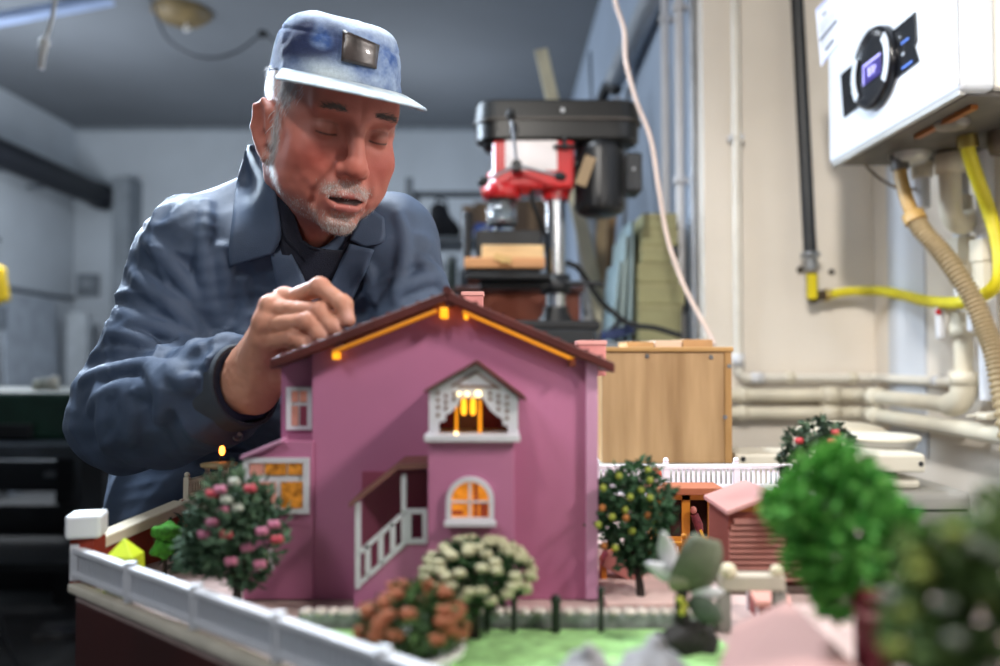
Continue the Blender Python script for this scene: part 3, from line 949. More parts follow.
# corrugated brown hose
hp = [at(899, 155, 1.62), at(900, 166, 1.62), at(902, 182, 1.62), at(910, 208, 1.60), at(922, 230, 1.58), at(940, 250, 1.56), at(958, 275, 1.53), at(973, 300, 1.51), at(985, 327, 1.49), at(994, 352, 1.47), at(1001, 385, 1.45), at(1010, 440, 1.42), at(1030, 560, 1.42)]
pts = spline(hp, 26)
n0 = len(pts)
rs = []
for i in range(n0):
    if i < 26 * 3.4:
        rs.append(.0135)
    else:
        rs.append(.0172 + .0024 * (1 if i % 4 < 2 else -1))
d = thing('drain_hose', 'brown corrugated drain hose hanging from the boiler', 'hose', hp[1])
i0 = int(26 * 3.4)
MB().tube(pts[:i0 + 1], .0135, 14).build('smooth_end', mat('hose_tan', 'a9864c', .5, var=.15), d)
MB().tube(pts[i0:], rs[i0:], 14).build('ribbed_hose', mat('hose_brown', '9a8663', .55, var=.15), d)
MB().lathe(pts[i0], [(.0135, -.012), (.022, -.008), (.0225, .012)], 14, axis=pts[i0 + 2] - pts[i0]).build('hose_cuff', mat('hose_tan', 'a9864c'), d)
MB().cyl(Vector((at(899, 155, 1.62).x, 1.62, zbo - .006)), at(900, 170, 1.62), .018, n=10).build('spigot', mat('spigot_grey', '5d5b57', .5), d)
# thin wire below the boiler
tag(MB().tube(spline([(.80, 1.70, zbo + .002), at(868, 168, 1.72), at(882, 180, 1.72), at(898, 188, 1.70), at(915, 189, 1.70)], 6), .0035, 6).build('thin_wire', mat('wire_brown', '7c6f60', .6)),
    'thin grey wire sagging under the far end of the boiler', 'wire')
# bracket at the lower cream pipe
p = at(990, 415, 1.58)
d = thing('pipe_bracket', 'cream pipe bracket with a wing tap above the lower cream pipe', 'bracket', (XR, p.y, p.z))
MB().bb((p.x - .02, p.y - .02, p.z - .008), (XR, p.y + .02, p.z + .004)).build('plate', m_cream, d, bevel=.003)
MB().bar(p + Vector((-.03, .03, -.005)), p + Vector((.03, -.03, .012)), .012, .006).build('wing', m_cream, d, bevel=.002)

# ================================================================== BOILER
XBO = 0.74
def bo(px, py, off=0.0):
    """point on the boiler's front plane seen at a pixel"""
    a, b = (px - 500.0) / F, (333.0 - py) / F
    dv = Vector((a, CP - b * SP, SP + b * CP))
    p = Vector((0, 0, ZC)) + dv * ((XBO - off) / dv.x)
    return p
m_enamel = mat('white_enamel', 'cfd3d9', .3, var=.02, scale=2)
d = thing('wall_boiler', 'white wall mounted gas boiler with a round black control dial', 'boiler', (.9, 1.49, zbo))
y0, y1 = 1.238, 1.742
MB().bb((XBO, y0, zbo), (XBO + .06, y1, 2.22)).build('front_cover', m_enamel, d, bevel=.012, seg=4)
MB().bb((XBO + .062, y0 + .004, zbo + .004), (XR - .002, y1 - .004, 2.22)).build('casing', mat('casing_cream', 'e6e2d8', .4, var=.03), d, bevel=.006)
MB().bb((XBO + .02, y0 + .02, zbo - .004), (XR - .03, y1 - .02, zbo + .006)).build('bottom_plate', mat('plate_dark', '67625c', .55, .4, var=.3, scale=7), d, bevel=.002)
bp = MB().bb((XBO + .004, y0 + .01, zbo - .006), (XBO + .014, y1 - .01, zbo + .006)).build('bottom_lip', mat('lip_grey', 'a7a6a2', .4, .3), d, bevel=.002)
# fittings in the underside
for (x, y, r, hh, c) in ((.86, 1.62, .04, .028, 'b9b7b1'), (.82, 1.40, .03, .02, '8c8479'), (.95, 1.46, .026, .05, '6f6455'), (.90, 1.36, .014, .05, '1f3f77'), (.98, 1.36, .03, .03, '8b8478'), (.93, 1.60, .022, .05, '7b6d59')):
    MB().lathe((x, y, zbo + .004), [(r, 0), (r, -hh * .6), (r * .8, -hh), (0, -hh)], 14).build('fitting', mat('fit' + c, c, .45, .4 if c != '1f3f77' else 0, var=.25), d)
MB().bar((.80, 1.30, zbo - .008), (.80, 1.48, zbo - .008), .012, .008).build('copper_strip', mat('copper', 'a5632f', .4, .6), d)
# control panel
pan = [bo(842, 74.8), bo(916.5, 12), bo(918, 40), bo(916, 47), bo(920, 61), bo(845, 117.4)]
cp = MB().prism(pan, (-.004, 0, 0)).build('control_panel', mat('panel_black', '0d0e12', .22, var=.1), d, bevel=.001)
c0 = bo(878.5, 68.5)
U, W = Vector((0, -1, 0)), Vector((0, 0, 1))
R0 = .079
dial = MB().lathe(c0, [(R0, 0), (R0, .012), (R0 * .96, .018), (R0 * .90, .018), (R0 * .8, .013), (R0 * .74, .012), (0, .012)], 48, axis=(-1, 0, 0)).build('dial', mat('dial_black', '101116', .25), d)
def arc(a0, a1, r0, r1, x, m, parent, name):
    mb = MB()
    rows = [[], []]
    for k in range(15):
        a = math.radians(a0 + (a1 - a0) * k / 14)
        for j, r in enumerate((r0, r1)):
            rows[j].append(c0 + U * (r * math.cos(a)) + W * (r * math.sin(a)) + Vector((-x, 0, 0)))
    poly = rows[0] + rows[1][::-1]
    mb.prism(poly, (-.0015, 0, 0))
    return mb.build(name, m, parent)
m_sil = mat('dial_silver', 'cfd6de', .3, var=.1)
arc(-38, 38, R0 * .76, R0 * .97, .0175, m_sil, dial, 'button_ring')
arc(145, 218, R0 * .76, R0 * .97, .0175, m_sil, dial, 'button_ring')
scr = MB().prism([c0 + U * -.036 + W * -.022 + Vector((-.0125, 0, 0)), c0 + U * .036 + W * -.022 + Vector((-.0125, 0, 0)), c0 + U * .036 + W * .018 + Vector((-.0125, 0, 0)), c0 + U * -.036 + W * .018 + Vector((-.0125, 0, 0))], (-.001, 0, 0))
scr = scr.build('display', mat('display_purple', '2a2060', .3, emit='4a3fb0', estr=.22), dial)
mb = MB()
for u0, u1, w0, w1 in ((-.036, .036, .013, .018), (-.036, -.032, -.022, .018), (-.014, -.006, -.012, .006), (0, .006, -.012, .006), (.010, .018, -.004, .002), (.010, .013, -.012, -.004)):
    mb.prism([c0 + U * a_ + W * b_ + Vector((-.0137, 0, 0)) for a_, b_ in ((u0, w0), (u1, w0), (u1, w1), (u0, w1))], (-.0004, 0, 0))
mb.build('digits', mat('digit_lilac', 'b9b2ff', .3, emit='a79cff', estr=.5), scr)
mb = MB()
for px, py, s in ((851.5, 80, .005), (851, 84, .004), (852.5, 92, .006), (903, 54, .006), (900, 37, .003)):
    p = bo(px, py, .0045)
    mb.box(p, (.0008, s * 1.4, s))
mb.build('icons', mat('icon_grey', '9aa0a8', .5), cp)
for px, py, s in ((905, 41, .026), (907, 65, .036)):
    p = bo(px, py, .0045)
    MB().box(p, (.0008, s, .005)).build('blue_print', mat('print_blue', '3c64b8', .5), cp)
def sticker(a, b, c, e, lab, lines):
    pts = [bo(*q, .0003) for q in (a, b, c, e)]
    s = MB().prism(pts, (-.0006, 0, 0)).build('sticker', mat('sticker_paper', 'dfe0ea', .6, var=.04), d)
    s['label'] = lab
    mb = MB()
    for (t0, t1, s0, s1, mi) in lines:
        mb.mat(mi)
        def q(u, v):
            l = pts[0].lerp(pts[3], v)
            r_ = pts[1].lerp(pts[2], v)
            return l.lerp(r_, u) + Vector((-.0008, 0, 0))
        mb.prism([q(t0, s0), q(t1, s0), q(t1, s1), q(t0, s1)], (-.0003, 0, 0))
    mb.build('print', [mat('print_dark', '3a3c44', .6), mat('print_grey', 'b7b7be', .6), mat('print_lilac', '8f9be8', .6)], s)
sticker((816, 10), (836, -12), (840, 42), (821, 67), 'printed rating sticker', [(.05, .95, .02, .05, 2), (.3, .5, .2, .24, 0), (.1, .95, .33, .36, 1), (.1, .95, .42, .46, 1), (.08, .95, .54, .61, 0), (.1, .9, .68, .71, 1), (.3, .75, .80, .87, 0), (.1, .9, .97, .99, 2)])
sticker((855, -12), (884, -40), (889, 11), (859, 36), 'square faded instruction sticker', [(.3, .34, .55, .60, 0), (.55, .65, .30, .42, 0), (.02, .98, .96, .98, 1), (.02, .98, .0, .02, 1), (.0, .03, 0, 1, 1), (.97, 1, 0, 1, 1)])
MB().bb((XBO - .001, y0 + .004, zbo + .01), (XBO + .001, y0 + .009, 2.2)).build('cover_seam', mat('seam_grey', 'b9bcc2', .5), d)

# ================================================================== RED CABINET + DRILL PRESS
m_redwood = mat('red_wood', '9a4c34', .45, var=.2, scale=4, stretch=(1, 1, 4))
zc_ = at(500, 286, 2.5).z
xa, xb = at(458, 300, 2.5).x, at(581, 300, 2.5).x
d = thing('red_cabinet', 'red brown wooden cabinet behind the drill column', 'cabinet', ((xa + xb) / 2, 2.7, 0))
MB().bb((xa, 2.52, 0), (xb, 2.95, zc_ - .02)).build('body', m_redwood, d, bevel=.003)
MB().bb((xa - .01, 2.49, zc_ - .02), (xb + .01, 2.96, zc_)).build('top', mat('red_top', '54231a', .4), d, bevel=.003)
xm = at(542, 300, 2.5).x
for a_, b_ in ((xa + .01, xm - .012), (xm + .012, xb - .01)):
    f = MB().bb((a_, 2.505, .06), (b_, 2.52, zc_ - .03)).build('door', mat('red_door', 'b25c3f', .4, var=.2, scale=4), d, bevel=.003)
    MB().ball((b_ - .03, 2.495, .9), .012).build('knob', m_steel, f)
YD = 2.1
zst = at(550, 331, YD).z
d = thing('machine_stand', 'dark steel stand under the drill press', 'stand', (.14, 2.15, 0))
MB().bb((-.12, 1.98, zst - .04), (.24, 2.42, zst)).build('top', m_dark, d, bevel=.004)
for x in (-.09, .21):
    for y in (2.01, 2.39):
        MB().bb((x - .02, y - .02, 0), (x + .02, y + .02, zst - .04)).build('leg', m_dark, d)
m_red = mat('drill_red', 'c81e22', .32, var=.06, coat=.4)
m_cover = mat('cover_black', '0d0c0b', .42, var=.25, scale=6)
dp = thing('drill_press', 'red and black bench drill press with a steel column', 'drill press', (at(555, 330, YD).x, YD, zst))
def X(px, Y=YD):
    return at(px, 300, Y).x
def Z(py, Y=YD - .06):
    return at(500, py, Y).z
xc = X(555.5)
# base and column
MB().bb((xc - .11, YD - .09, zst), (xc + .11, YD + .13, zst + .025)).build('base', m_black, dp, bevel=.006)
MB().lathe((xc, YD, zst + .02), [(.045, 0), (.045, .012), (.034, .03), (.033, .045)], 24).build('column_flange', m_black, dp)
MB().cyl((xc, YD, zst + .03), (xc, YD, Z(180)), .0262, n=28).build('column', mat('column_steel', 'c0c2c4', .22, 1.0, var=.08), dp)
# head casting
hx0, hx1 = X(493), X(573)
MB().bb((hx0, YD - .055, Z(188)), (hx1, YD + .055, Z(138))).build('head_casting', m_red, dp, bevel=.012, seg=4)
MB().lathe((xc, YD, Z(196)), [(.038, 0), (.038, .03), (.042, .05)], 24).build('head_collar', m_red, dp)
lb = MB().bb((X(505), YD - .0565, Z(170)), (X(556), YD - .055, Z(140))).build('name_plate', mat('plate_white', 'f0e6e4', .3), dp, bevel=.0005)
# quill
qx = X(502)
MB().lathe((qx, YD - .01, Z(196)), [(.0, 0), (.048, 0), (.052, .008), (.052, .030), (.042, .045), (.040, .07)], 28).build('quill_housing', m_red, dp)
MB().cyl((qx - .055, YD - .03, Z(190)), (qx - .03, YD - .03, Z(188)), .012, n=12).build('depth_stop_knob', m_red, dp)
MB().cyl((qx + .05, YD - .03, Z(188)), (qx + .075, YD - .03, Z(187)), .010, n=12).build('depth_stop_knob', m_red, dp)
MB().lathe((qx, YD - .01, Z(222)), [(.008, -.0), (.016, .012), (.022, .02), (.022, .05), (.014, .065), (.014, .08)], 20).build('chuck', m_steel, dp)
gm = mat('clear_guard', 'e8f0f4', .05, var=0.02, trans=.95)
MB().lathe((qx, YD - .01, Z(222)), [(.040, 0), (.040, .072), (.0385, .072), (.0385, 0), (.040, 0)], 32).build('chuck_guard', gm, dp)
# belt cover: stadium outline, lid and lower tray
cxa, cxb = X(499), X(616)
def stadium(z, ra, rb, n=14):
    pts = []
    for k in range(n + 1):
        a = math.pi / 2 + math.pi * k / n
        pts.append(Vector((cxa + ra * math.cos(a), YD + ra * math.sin(a), z)))
    for k in range(n + 1):
        a = -math.pi / 2 + math.pi * k / n
        pts.append(Vector((cxb + rb * math.cos(a), YD + rb * math.sin(a), z)))
    return pts
def loft(rings):
    mb = MB()
    n = len(rings[0])
    for a_, b_ in zip(rings[:-1], rings[1:]):
        mb.add(a_ + b_, [(j, (j + 1) % n, n + (j + 1) % n, n + j) for j in range(n)], True)
    mb.add(rings[0], [tuple(range(n - 1, -1, -1))])
    mb.add(rings[-1], [tuple(range(n))])
    return mb
ra, rb = .066, .066
loft([stadium(Z(119), ra, rb), stadium(Z(119) + .002, ra + .001, rb + .001), stadium(Z(101), ra - .004, rb - .004), stadium(Z(99), ra - .010, rb - .010), stadium(Z(98), ra - .02, rb - .02)]).build('belt_cover_lid', m_cover, dp)
loft([stadium(Z(140), ra - .012, rb - .012), stadium(Z(137), ra - .004, rb - .004), stadium(Z(122), ra - .003, rb - .003), stadium(Z(119), ra - .003, rb - .003)]).build('belt_cover_tray', mat('tray_black', '0c0b0b', .38, var=.2), dp)
loft([stadium(Z(120), ra + .004, rb + .004), stadium(Z(118), ra + .004, rb + .004)]).build('cover_rim', mat('rim_brown', '4a423c', .45), dp)
MB().lathe((cxa + .004, YD, Z(146)), [(0, 0), (.04, 0), (.052, .012), (.054, .03)], 24).build('pulley_boss', mat('tray_black', '141312'), dp)
MB().cyl((X(561), YD - ra + .004, Z(111)), (X(561), YD - ra - .004, Z(111)), .006, n=12).build('cover_screw', m_steel, dp)
# motor
mx = X(600)
MB().lathe((mx, YD + .0, Z(212)), [(0, 0), (.045, 0), (.060, .008), (.066, .022), (.067, .05), (.066, .17), (.063, .19), (.05, .20)], 32).build('motor', mat('motor_black', '17181b', .38, var=.15), dp)
mb = MB()
for k in range(20):
    a = 2 * math.pi * k / 20
    mb.bar((mx + .066 * math.cos(a), YD + .066 * math.sin(a), Z(205)), (mx + .066 * math.cos(a), YD + .066 * math.sin(a), Z(150)), .006, .004, up=(math.cos(a), math.sin(a), 0))
mb.build('cooling_ribs', mat('motor_black', '17181b'), dp)
MB().bb((X(624), YD - .05, Z(190)), (X(640), YD + .05, Z(151))).build('switch_box', mat('box_black', '202226', .45), dp, bevel=.006)
MB().cyl((X(631), YD - .052, Z(168)), (X(631), YD - .05, Z(168)), .004, n=10).build('box_screw', m_steel, dp)
MB().bar((X(566), YD - .01, Z(160)), (X(588), YD - .01, Z(160)), .03, .02).build('motor_mount', m_black, dp, bevel=.003)
MB().bar((X(578), YD - .07, Z(186)), (X(588), YD - .075, Z(158)), .03, .004, up=(0, -1, 0)).build('hanging_tag', mat('tag_tan', '9d8463', .6), dp)
MB().cyl((X(563), YD - .06, Z(150)), (X(563), YD - .06, Z(137)), .006, n=10).cyl((X(552), YD - .065, Z(147)), (X(572), YD - .065, Z(147)), .0055, n=10).build('tension_lever', m_black, dp)
# feed handle: hub and three spokes with knobs
hub = Vector((X(516), YD - .085, Z(168)))
hh = MB().cyl(hub + Vector((0, .03, 0)), hub + Vector((0, -.012, 0)), .014, n=18).build('feed_hub', m_black, dp)
for px, py in ((511, 118), (484, 183), (559, 178)):
    e = Vector((X(px, YD - .1), YD - .12, Z(py, YD - .1)))
    sp_ = MB().cyl(hub + Vector((0, -.005, 0)), e, .0042, n=10).build('spoke', m_steel, hh)
    dd = (e - hub).normalized()
    MB().lathe(e - dd * .012, [(.006, 0), (.011, .006), (.012, .018), (.008, .028), (0, .03)], 14, axis=dd).build('knob', m_blackr, sp_)
# table, bracket and lock lever
tz = Z(276)
MB().lathe((xc, YD, Z(292)), [(.028, 0), (.040, 0), (.042, .02), (.040, .05), (.028, .05)], 24).build('table_bracket', m_black, dp)
tb = MB().bb((X(467), YD - .10, tz - .012), (X(548), YD + .08, tz + .004)).build('table', mat('table_iron', '2a2b2d', .4, .6), dp, bevel=.004)
MB().bar((X(480), YD - .02, tz - .022), (X(556), YD - .01, tz - .022), .05, .02).build('table_arm', m_black, dp, bevel=.004)
MB().tube([(X(566), YD - .03, Z(282)), (X(584), YD - .05, Z(283)), (X(600), YD - .05, Z(284))], [.007, .006, .008], 10).build('lock_lever', m_black, dp)
MB().tube(spline([(X(532), YD - .03, Z(184)), (X(532), YD - .04, Z(200)), (X(538), YD - .03, Z(216)), (X(545), YD + .02, Z(228)), (X(549), YD + .04, Z(226))], 6), .006, 8).build('lead', m_blackr, dp)
# vise with wooden jaws lying on the table
dv = thing('drill_vise', 'black drill vise with pale wooden jaws on the drill table', 'vise', (X(506), YD - .02, tz + .004))
MB().bb((X(470), YD - .085, tz + .0048), (X(537), YD + .06, tz + .016)).build('vise_base', m_black, dv, bevel=.003)
lj = MB().bb((X(466), YD - .10, tz + .017), (X(543), YD - .055, Z(258, YD - .08))).build('front_jaw', mat('jaw_orange', 'cf9562', .6, var=.15, stretch=(1, 6, 6)), dv, bevel=.003)
MB().bb((X(482), YD - .054, tz + .017), (X(543), YD - .03, Z(246, YD - .03))).build('rear_jaw', mat('jaw_pale', 'd9b886', .6, var=.12, stretch=(1, 6, 6)), dv, bevel=.003)
p = Vector((X(503, YD - .1), YD - .1, Z(260, YD - .1)))
MB().cyl(p + Vector((0, .01, 0)), p + Vector((0, -.016, 0)), .010, n=14).bar(p + Vector((-.022, -.012, .008)), p + Vector((.022, -.012, -.004)), .007, .016).build('wing_nut', mat('brass_pale', 'c9a66c', .4, .5), lj)
MB().bb((X(476), YD - .02, tz + .017), (X(541), YD + .055, Z(233, YD + .03))).build('rear_block', mat('vise_black', '16171a', .5), dv, bevel=.004)
MB().cyl((X(467), YD - .01, tz + .016), (X(467), YD - .01, Z(213)), .012, n=14).ball((X(467), YD - .01, Z(212)), .013).build('guide_post', m_black, dv)
MB().tube([(X(490), YD + .03, Z(233)), (X(497), YD + .0, Z(222)), (X(500), YD - .0, Z(236))], .005, 8).build('clamp_wire', m_steel, dv)
# power lead trailing from the column to the bench top
cb = [Vector((X(567, 2.14), 2.16, Z(262, 2.15))), at(578, 268, 2.15), at(590, 285, 2.18), at(600, 300, 2.2), at(615, 314, 2.2), at(632, 325, 2.19), at(655, 328, 2.17), at(682, 336, 2.16)]
tag(MB().tube(spline(cb, 8), .008, 8).build('power_lead', m_blackr), 'black power lead sagging from the drill column past the olive cartons', 'cable')
# blue plug lying by the base
p = Vector((.335, 2.24, 0))
d = thing('blue_clamp', 'small dark blue clamp on the bench right of the drill base', 'clamp', (p.x, p.y, zsb))
MB().bar((p.x - .04, p.y, zsb + .018), (p.x + .05, p.y + .02, zsb + .04), .03, .025).build('body', mat('clamp_blue', '2b3a66', .5), d, bevel=.004)
MB().tube([(p.x - .02, p.y, zsb + .035), (p.x + .01, p.y - .01, zsb + .06), (p.x + .06, p.y, zsb + .055)], .006, 8).build('handle', m_black, d)
# ================================================================== MODEL BASE
ZDK = at(420, 600, .70).z                      # deck height
m_base = mat('base_red', '3a0a05', .6, var=.2, scale=6)
m_stone = mat('cream_stone', 'cfc8b8', .7, var=.12, scale=30, bump=.1)
m_pave = mat('pink_paving', 'b9a29c', .75, var=.12, scale=40)
FA, FB = Vector((-.397, .735, 0)), Vector((.10, .34, 0))
DECK = [FA, FB, Vector((.50, .30, 0)), Vector((.66, .70, 0)), Vector((.46, 1.10, 0)), Vector((-.37, 1.0, 0))]
d = thing('model_platform', 'dark red platform carrying the pink model house and its garden', 'model platform', (.05, .7, 0))
MB().prism([(p.x, p.y, ZDK - .012) for p in DECK], (0, 0, .012)).build('deck', m_pave, d, bevel=.001)
MB().prism([(p.x, p.y, ZDK - .30) for p in DECK], (0, 0, .288)).build('plinth', m_base, d, bevel=.002)
for x, y in ((-.3, .75), (-.3, .93), (.42, .98), (.5, .45), (.15, .40)):
    MB().bb((x - .03, y - .03, 0), (x + .03, y + .03, ZDK - .30)).build('leg', m_bench, d)
cb_ = MB()
for i, (a, b) in enumerate(((FA, FB),)):
    n_ = (b - a).normalized().cross(Vector((0, 0, 1)))
    cb_.bar(a + Vector((0, 0, ZDK + .002)) + n_ * .002, b + Vector((0, 0, ZDK + .002)) + n_ * .002, .012, .008)
cb_.build('kerb', m_stone, d, bevel=.002)
# left boundary wall with cream coping, pillar
wa, wb_ = at(97, 541, .765), at(187, 503, .865)
wa2, wb2 = wa.copy(), wb_.copy()
poly = [(wa.x, wa.y, ZDK), (wb_.x, wb_.y, ZDK), (wb_.x, wb_.y, wb_.z - .008), (wa.x, wa.y, wa.z - .008)]
d = thing('garden_wall', 'low dark red model wall with cream coping on the left of the garden', 'wall', (wa.x, wa.y, ZDK))
MB().prism(poly, (-.012, .003, 0)).build('wall_body', mat('brick_red', '8c2f1c', .7, var=.15, scale=30), d)
MB().bar(wa + Vector((-.006, 0, -.003)), wb_ + Vector((-.006, 0, -.003)), .022, .012).build('coping', mat('coping_cream', 'd9d0ba', .6, var=.08), d, bevel=.002)
pp = at(191, 510, .885)
d = thing('garden_pillar', 'pink garden pillar with a cream cap at the end of the red wall', 'pillar', (pp.x, pp.y, ZDK))
MB().bb((pp.x - .012, pp.y - .012, ZDK), (pp.x + .012, pp.y + .012, pp.z - .005)).build('shaft', mat('pillar_pink', 'c98a8a', .7), d, bevel=.001)
MB().bb((pp.x - .016, pp.y - .016, pp.z - .005), (pp.x + .016, pp.y + .016, pp.z + .004)).bb((pp.x - .012, pp.y - .012, pp.z + .004), (pp.x + .012, pp.y + .012, pp.z + .01)).build('cap', m_stone, d, bevel=.002)
# corner post with the white cap
pc = at(87, 524, .742)
d = thing('corner_lantern', 'white box shaped lantern cap on a red post at the left corner of the model', 'lantern', (pc.x, pc.y, ZDK))
MB().bb((pc.x - .010, pc.y - .010, ZDK), (pc.x + .012, pc.y + .012, pc.z - .012)).build('post', mat('brick_red', '8c2f1c'), d)
MB().box((pc.x, pc.y, pc.z), (.031, .031, .022), Matrix.Rotation(.25, 3, 'Z')).build('lantern_cap', mat('cap_white', 'e4e8ec', .5, var=.03), d, bevel=.003)

# ---- front fence
m_fence = mat('fence_white', 'd6d8de', .55, var=.06, scale=40)
zf = at(85, 545, .742).z
fd = (FB - FA).normalized()
fn = fd.cross(Vector((0, 0, 1)))
flen = (FB - FA).length * .985
def fence(name, label, A, B, za, zb_, nsec, nbal, m, bw=.003, post=.008, rail=.006, base=None, balls=True, grp=None, z0a=None, z0b=None, first=True, rail_w=None, panel=None):
    d = thing(name, label, 'fence', (A.x, A.y, ZDK), grp)
    z0a = ZDK if z0a is None else z0a
    z0b = z0a if z0b is None else z0b
    def P(t, top):
        p = A.lerp(B, t)
        lo, hi = z0a + (z0b - z0a) * t, za + (zb_ - za) * t
        return Vector((p.x, p.y, hi if top else lo))
    dd = (B - A).normalized()
    rw = rail_w or rail * 1.6
    MB().bar(P(0, 1) - Vector((0, 0, rail / 2)), P(1, 1) - Vector((0, 0, rail / 2)), rw, rail).build('top_rail', m, d, bevel=rail * .2)
    MB().bar(P(0, 0) + Vector((0, 0, rail)), P(1, 0) + Vector((0, 0, rail)), rw, rail).build('bottom_rail', m, d, bevel=rail * .2)
    for i in range(nsec + 1):
        t = i / nsec
        if i == 0 and not first:
            continue
        p0, p1 = P(t, 0), P(t, 1)
        pm = MB().bb((p0.x - post / 2, p0.y - post / 2, p0.z), (p0.x + post / 2, p0.y + post / 2, p1.z + .003))
        if balls:
            pm.ball((p1.x, p1.y, p1.z + .006), post * .55, 10, 6)
        pm.build('post', m, d)
    if panel:
        q0, q1, q2, q3 = P(0.002, 0), P(.998, 0), P(.998, 1), P(0.002, 1)
        nn = dd.cross(Vector((0, 0, 1))) * -.0022
        MB().prism([q0 + nn + Vector((0, 0, rail)), q1 + nn + Vector((0, 0, rail)), q2 + nn - Vector((0, 0, rail)), q3 + nn - Vector((0, 0, rail))], nn * .4).build('backing_panel', panel, d)
    proto = None
    for i in range(nsec):
        for k in range(nbal):
            t = (i + (k + .5) / nbal) / nsec
            p0, p1 = P(t, 0), P(t, 1)
            if proto is None:
                proto = MB().bar(p0 + Vector((0, 0, rail)), p1 - Vector((0, 0, rail)), bw, bw * .7, up=dd.cross(Vector((0, 0, 1)))).build('baluster', m, d)
                proto_p = p0
            else:
                c = proto.copy()
                COL.objects.link(c)
                c.parent = d
                c.location = p0 - proto_p
                ORG[c.name] = ORG[proto.name]
    return d
fence('front_fence', 'long white fence along the front left edge of the model base', FA.copy(), FA + fd * flen, zf, zf, 6, 14, m_fence, bw=.0040, post=.008, rail=.0055, balls=False, panel=mat('frosted_panel', 'a4b6c4', .6, var=.03, transl=.6), z0a=ZDK + .008)
# upper left fence
ua, ub = at(187, 480, .90), at(226, 469, .975)
fence('side_fence', 'small cream fence between the pink pillar and the house on the left', Vector((ua.x, ua.y, 0)), Vector((ub.x, ub.y, 0)), ua.z, ub.z, 2, 8, mat('fence_cream', 'd9d2bd', .6), bw=.0028, post=.006, rail=.005, z0a=ua.z - .022, z0b=ub.z - .022)
tw = thing('side_terrace', 'dark red terrace wall under the cream fence on the left', 'wall', (ua.x, ua.y, ZDK))
MB().prism([(ua.x - .006, ua.y, ZDK), (ub.x - .006, ub.y, ZDK), (ub.x - .006, ub.y, ub.z - .023), (ua.x - .006, ua.y, ua.z - .023)], (.014, 0, 0)).build('wall_body', mat('brick_red', '8c2f1c'), tw)
MB().bar((ua.x, ua.y, ua.z - .025), (ub.x, ub.y, ub.z - .025), .02, .004).build('coping', m_stone, tw)
# back railing
ra_, rb2 = at(596, 465, 1.06), at(806, 464, 1.06)
zl = at(600, 491, 1.06).z
fence('back_railing', 'white railing along the back of the model in front of the wooden box', Vector((ra_.x, 1.06, 0)), Vector((rb2.x, 1.06, 0)), ra_.z, rb2.z, 3, 14, mat('railing_white', 'e4dfe8', .5), bw=.0034, post=.007, rail=.006, z0a=zl, balls=True)
tw = thing('back_terrace', 'white topped low terrace wall under the back railing', 'wall', (.27, 1.06, ZDK))
MB().bb((ra_.x - .005, 1.045, ZDK), (rb2.x + .005, 1.075, zl - .009)).build('wall_body', mat('terrace_grey', '8b8084', .7, var=.2), tw)
MB().bb((ra_.x - .008, 1.038, zl - .009), (rb2.x + .008, 1.08, zl)).build('coping', mat('railing_white', 'e4dfe8'), tw, bevel=.002)

# ---- lawn, stone wall, paving
lw = MB().prism([(-.20, .60, ZDK + .0004), (-.02, .455, ZDK + .0004), (.14, .40, ZDK + .0004), (.19, .50, ZDK + .0004), (.16, .618, ZDK + .0004), (-.18, .618, ZDK + .0004)], (0, 0, .0025)).build('lawn', mat('lawn_green', 'a4d88c', .9, var=.25, scale=60, bump=.6, bscale=400))
tag(lw, 'bright green model lawn in front of the pink house', 'lawn')
d = thing('stone_wall', 'low white topped stone wall between the pink house and the lawn', 'garden wall', (0, .63, ZDK))
sx0, sx1 = at(300, 612, .63).x, at(716, 612, .63).x
MB().bb((sx0, .622, ZDK), (sx1, .635, ZDK + .013)).build('wall_body', mat('rubble', '8e9490', .85, var=.3, scale=90, bump=.6, bscale=120), d, bevel=.002)
mb = MB()
x = sx0
while x < sx1 - .004:
    w_ = rnd.uniform(.008, .014)
    mb.ball((min(x + w_ / 2, sx1), .6285, ZDK + .0135), (w_ * .54, .008, .0028), 10, 6, .05)
    x += w_
mb.build('cap_stones', mat('cap_stone', 'd8cfc6', .75, var=.15, scale=50), d)
for px, y0, y1, lab in ((514, 598, 625, 'thin dark garden post on the stone wall right of the blossom tree'), (556, 600, 629, 'thick dark garden post at the middle of the lawn edge'), (601, 590, 626, 'dark garden post at the right house corner'), (487, 600, 628, 'thin dark garden post behind the blossom tree trunk')):
    a = at(px, y0, .612)
    o = MB().cyl((a.x, .612, ZDK), (a.x, .612, a.z), .0022 if px != 556 else .0036, n=10).ball((a.x, .612, a.z), .003 if px != 556 else .0045, 10, 6).build('garden_post', mat('post_dark', '1d2a20', .6))
    tag(o, lab, 'post', 'dark posts along the lawn')
tag(MB().bb((.092, .68, ZDK), (.20, .80, ZDK + .004)).build('paving_slab', mat('slab_pink', 'd9bdb6', .7, var=.08, scale=30), None, bevel=.001), 'pale pink paving slab right of the pink house', 'paving')

